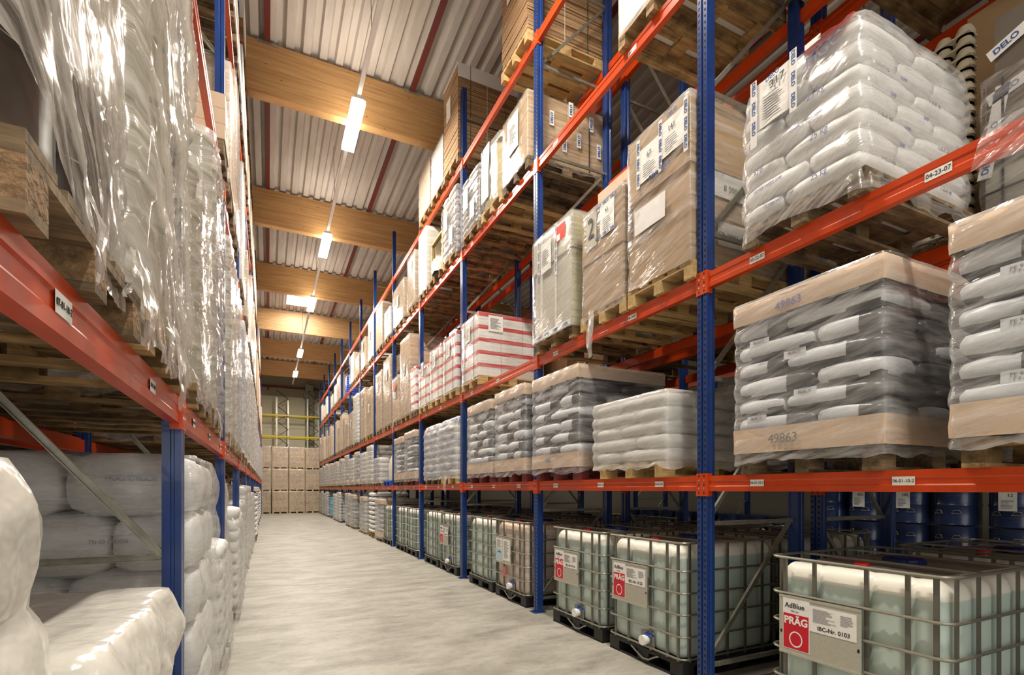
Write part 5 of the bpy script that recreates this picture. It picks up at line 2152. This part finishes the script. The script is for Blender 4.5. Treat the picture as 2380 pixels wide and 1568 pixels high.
for k in range(2, 11):
    for slot, dy in (('near', .6), ('far', 1.9)):
        yc = LY[k + 1] + dy
        if k in (8,):
            continue
        st = ('blue', 'white', 'blue', 'grey')[(k * 2 + (slot == 'far')) % 4]
        far_sacks('left', 1, k, slot, yc, 1.1, pz, st, 1.95 if k < 6 else 1.5, film='thick' if k < 5 else 'milky', seed=k)
# second left shelf: cartons with dark pallets
pz = LL[1]
g = carton_place('left', 2, 0, 'far', 5.60, .46, pz, .42, ny=2, nz=3, desc='low stack of pinkish brown cartons', film=None, seed=3, sheets=0, mat=card_tan, wm=wood_old)
for zz in (.07, .21, .35):
    sh = sheet(g, .12, .06, (.25, -.25, zz), face='-y', mat=paper)
for k in range(1, 11):
    for i, (slot, dy) in enumerate((('near', .5), ('middle', 1.4), ('far', 2.3))):
        if (k + i) % 4 == 3:
            continue
        yc = LY[k + 1] + dy
        carton_place('left', 2, k, slot, yc, .8, pz, (1.6, 1.2, 1.8)[(k + i) % 3], ny=1, nz=3, desc=('brown carton stack', 'white carton stack', 'tan carton stack')[(k * 2 + i) % 3], film='milky' if k < 5 else None, seed=k + i, sheets=0,
                     mat=(card, card_white, card_tan)[(k * 2 + i) % 3], wm=wood_old)
pz = LL[2]
for k in range(1, 10):
    for i, (slot, dy) in enumerate((('near', .5), ('middle', 1.4), ('far', 2.3))):
        yc = LY[k + 1] + dy
        if k in (6, 9):
            continue
        hgt = (.25, .5, .4)[i] if k == 1 else (1.0, .8, 1.05)[(k + i) % 3]
        carton_place('left', 3, k, slot, yc, .8, pz, hgt, ny=1, nz=2, desc=('white carton stack', 'brown carton stack', 'white carton stack')[(k + i) % 3], film=None, seed=k + i, sheets=0,
                     mat=(card_white, card, card_white)[(k + i) % 3], wm=wood_old)
pz = LL[3]
for k in (2, 3, 5):
    for i, (slot, dy) in enumerate((('near', .5), ('middle', 1.4), ('far', 2.3))):
        yc = LY[k + 1] + dy
        pallet(LX + .05, yc, pz, PI, 'weathered pallet, ' + where('left', 4, k, slot), w=.8, detail=False, wood_m=wood_old)
        pallet(LX + .05, yc, pz + .144, PI, 'upper stacked pallet, ' + where('left', 4, k, slot), w=.8, detail=False, wood_m=wood)
        if k < 5 and yc < 9.8:
            carton_load(LX + .07, yc, pz + .288, PI, 'white wrapped carton, ' + where('left', 4, k, slot), w=.78, rows=[(1, 1, .4)], mat=card_white, film=None, seed=k)
# second pallet layer seen from below on the nearest shelf is part of the stock: left floor loads


def bag_load(x, y, z, rz, label, w, h, d=1.2, mat=None, lay=.21, amp=.03, seed=0, group='white floor loads', dome=.25, taper=0.03, step=.035, namp=.022):
    r = load_root('bagged_load', x, y, z, rz, label, 'bagged load', group)
    obj('polythene_cover', shell('polythene_cover', mat or poly_white, d, w, 0, h, lay=lay, amp=amp, namp=namp, nsc=3.4, rad=.12, grow=.01, seed=seed, dome=dome, taper=taper, step=step, zstep=.03, hem=.03), r)
    return r


def lp(y, w, label, wm=None, det=False):
    pallet(LX + .02, y, 0, PI, label, w=w, wood_m=wm or wood_old, detail=det)


lp(.96, .9, 'pallet under the nearest tall white bagged load')
g = bag_load(LX - .01, .98, .144, PI, 'nearest tall white bagged load cut off at the left edge', .92, 1.50, seed=1, dome=.06, amp=.016, lay=.3, namp=.018)
g.location.x = LX - .005
lp(2.12, 1.05, 'pallet under the low white bagged load')
g = bag_load(LX + .045, 2.12, .144, PI, 'low glossy white bagged load in front of the nearest left post', 1.10, 1.02, seed=2, dome=.04, amp=.012, namp=.03, lay=.34, taper=.0)
lp(3.93, 1.0, 'pallet under the tall grey-wrapped white load')
g = sack_load(LX + .03, 3.93, .144, PI, 'tall grey-wrapped sack load behind the nearest left post', w=1.08, layers=5, lh=.325, style='white', film='milky', detail=1, seed=9,
              group='white floor loads', bulge=.03, dome=.05)
for (xx, zz, s_, sz, mt) in ((.45, .50, '2022 TN 00  1941006 NZ0  01088', .036, ink_grey), (.30, 1.50, 'HOCHDRUCK', .045, ink_faint), (.4, 1.16, 'TN 00 1941006', .034, ink_grey), (.30, 1.06, '25kg net', .024, ink_blue), (.32, .42, '25kg net', .024, ink_blue)):
    o = text(s_, sz, mt, g, (xx, .552, zz), face='-y', squash=.8)
    o.rotation_euler = (PI / 2, 0, PI)
lp(5.20, .95, 'pallet under the lower white sack load behind the first left post')
sack_load(LX + .06, 5.2, .144, PI, 'lower stack of plain white sacks on the left floor, second bay', w=.95, layers=7, lh=.14, style='white', film='thick', detail=1, seed=5, group='white floor loads', dome=.3)
lp(6.50, .9, 'pallet under the grey film-wrapped floor load, third bay')
g = bag_load(LX - .02, 6.50, .144, PI, 'grey film-wrapped tall load on the left floor, third bay', .9, 1.62, seed=6, mat=poly_grey, lay=.4, amp=.008, dome=.05, step=.06)
lp(7.45, .85, 'pallet under white sacks on the left floor, third bay', wm=wood)
sack_load(LX + .07, 7.45, .144, PI, 'white sack column on the left floor, middle of third bay', w=.9, layers=9, lh=.135, style='white', film='thick', detail=1, seed=6, group='white floor loads', dome=.35)
lp(8.35, .8, 'pallet under rounded white sacks on the left floor, third bay far end')
sack_load(LX + .05, 8.32, .144, PI, 'rounded white sack column, far end of third bay, left floor', w=.8, layers=8, lh=.14, style='white', film='thick', detail=1, seed=7, group='white floor loads', dome=.3)
for k in range(2, 11):
    for slot, dy in (('near', .65), ('far', 2.0)):
        yc = LY[k + 1] + dy
        st = ('white', 'white', 'white', 'dark')[(k * 2 + (slot == 'far')) % 4] if k > 4 else 'white'
        far_sacks('left', 0, k, slot, yc, 1.1, 0, st, (1.5, 1.35, 1.25)[(k + (slot == 'far')) % 3], x=LX - (.03 if k != 5 else -.04), film='thick' if k < 5 else None, seed=k, cap=st == 'dark')
# back-to-back rack behind the left rack: stock closing the view
for lev, z in ((0, 0), (1, LL[0]), (2, LL[1])):
    for k in range(-1, 3):
        for slot, dy in (('near', .7), ('far', 2.1)):
            yc = LY[k + 1] + dy
            if lev == 0:
                far_sacks('rear-left', lev, k, slot, yc, 1.2, z, 'grey', 1.3, x=LX - 1.42, film=None, seed=k, wm=wood_old) if False else None
            rr = PI
            pallet(LX - 1.42, yc, z, rr, 'pallet behind the left rack, ' + where('rear', lev, k, slot), w=1.1, detail=False, wood_m=wood_old, group='pallets behind the left rack')
            sack_load(LX - 1.44, yc, z + .144, rr, ('white', 'grey')[(k + lev) % 2] + ' sack load behind the left rack, ' + where('rear', lev, k, slot), w=1.2, layers=7, lh=.16, style=('white', 'grey')[(k + lev) % 2],
                      film=None, detail=0, seed=k, group='loads behind the left rack')

# ------------------------------------------------------------------ carton wall and yellow rack at the aisle end
EY = 36.9
for tier in range(3):
    for i, xc in enumerate((-.35, .70, 1.72, 2.72)):
        zz = tier * 1.47
        w_ = .98
        lab = '%s from the left, %s tier of the carton wall' % (('first', 'second', 'third', 'fourth')[i], ('bottom', 'middle', 'top')[tier])
        yo = .0 if i < 3 else .25
        p_ = obj('wooden_pallet', pallet_flat(.96, 1.2, wood_fresh), None, (xc, EY + .6 + yo, zz), (0, 0, PI / 2))
        tag(p_, 'pallet ' + lab, 'pallet', 'pallets of the carton wall')
        g = carton_load(xc, EY + yo, zz + .144, PI / 2, 'brown carton load, ' + lab, w=w_, d=1.18, rows=[(4 if (t_ + i) % 2 else 3, 2, .33) for t_ in range(4)], film='milky', seed=tier * 4 + i, group='carton wall loads')

b_ = MB()
ry = empty('yellow_beam_rack', (0, 39.6, 0))
tag(ry, 'empty grey rack with yellow beams against the end wall', 'rack')


def gpost(x, y, h=8.1):
    b = MB()
    b.box(x - .05, x + .05, y - .04, y + .04, 0, h)
    return obj('post', b.mesh('post', [galv]), ry)


for x in (.52, 2.55):
    gpost(x, 0)
    gpost(x + .75, .25, 7.95)
    b = MB()
    z = 4.2
    while z < 7.6:
        b.obox((x, .05, z), (x + .75, .22, z + .55), .03, .03)
        b.obox((x + .75, .22, z + .55), (x, .05, z + 1.1), .03, .03)
        z += 1.1
    obj('bracing', b.mesh('bracing', [slot_m]), ry)
for z in (5.18, 6.68):
    for yy, dz in ((-.05, .09), (.30, -.02)):
        b = MB()
        b.box(-2.2, 4.4, yy - .03, yy + .03, z + dz, z + dz + .10)
        obj('beam', b.mesh('beam', [yellow]), ry)
    for x in (.52, 2.55):
        b = MB()
        b.box(x - .07, x + .07, -.10, -.02, z - .05, z + .24)
        obj('connector', b.mesh('connector', [yellow]), ry)
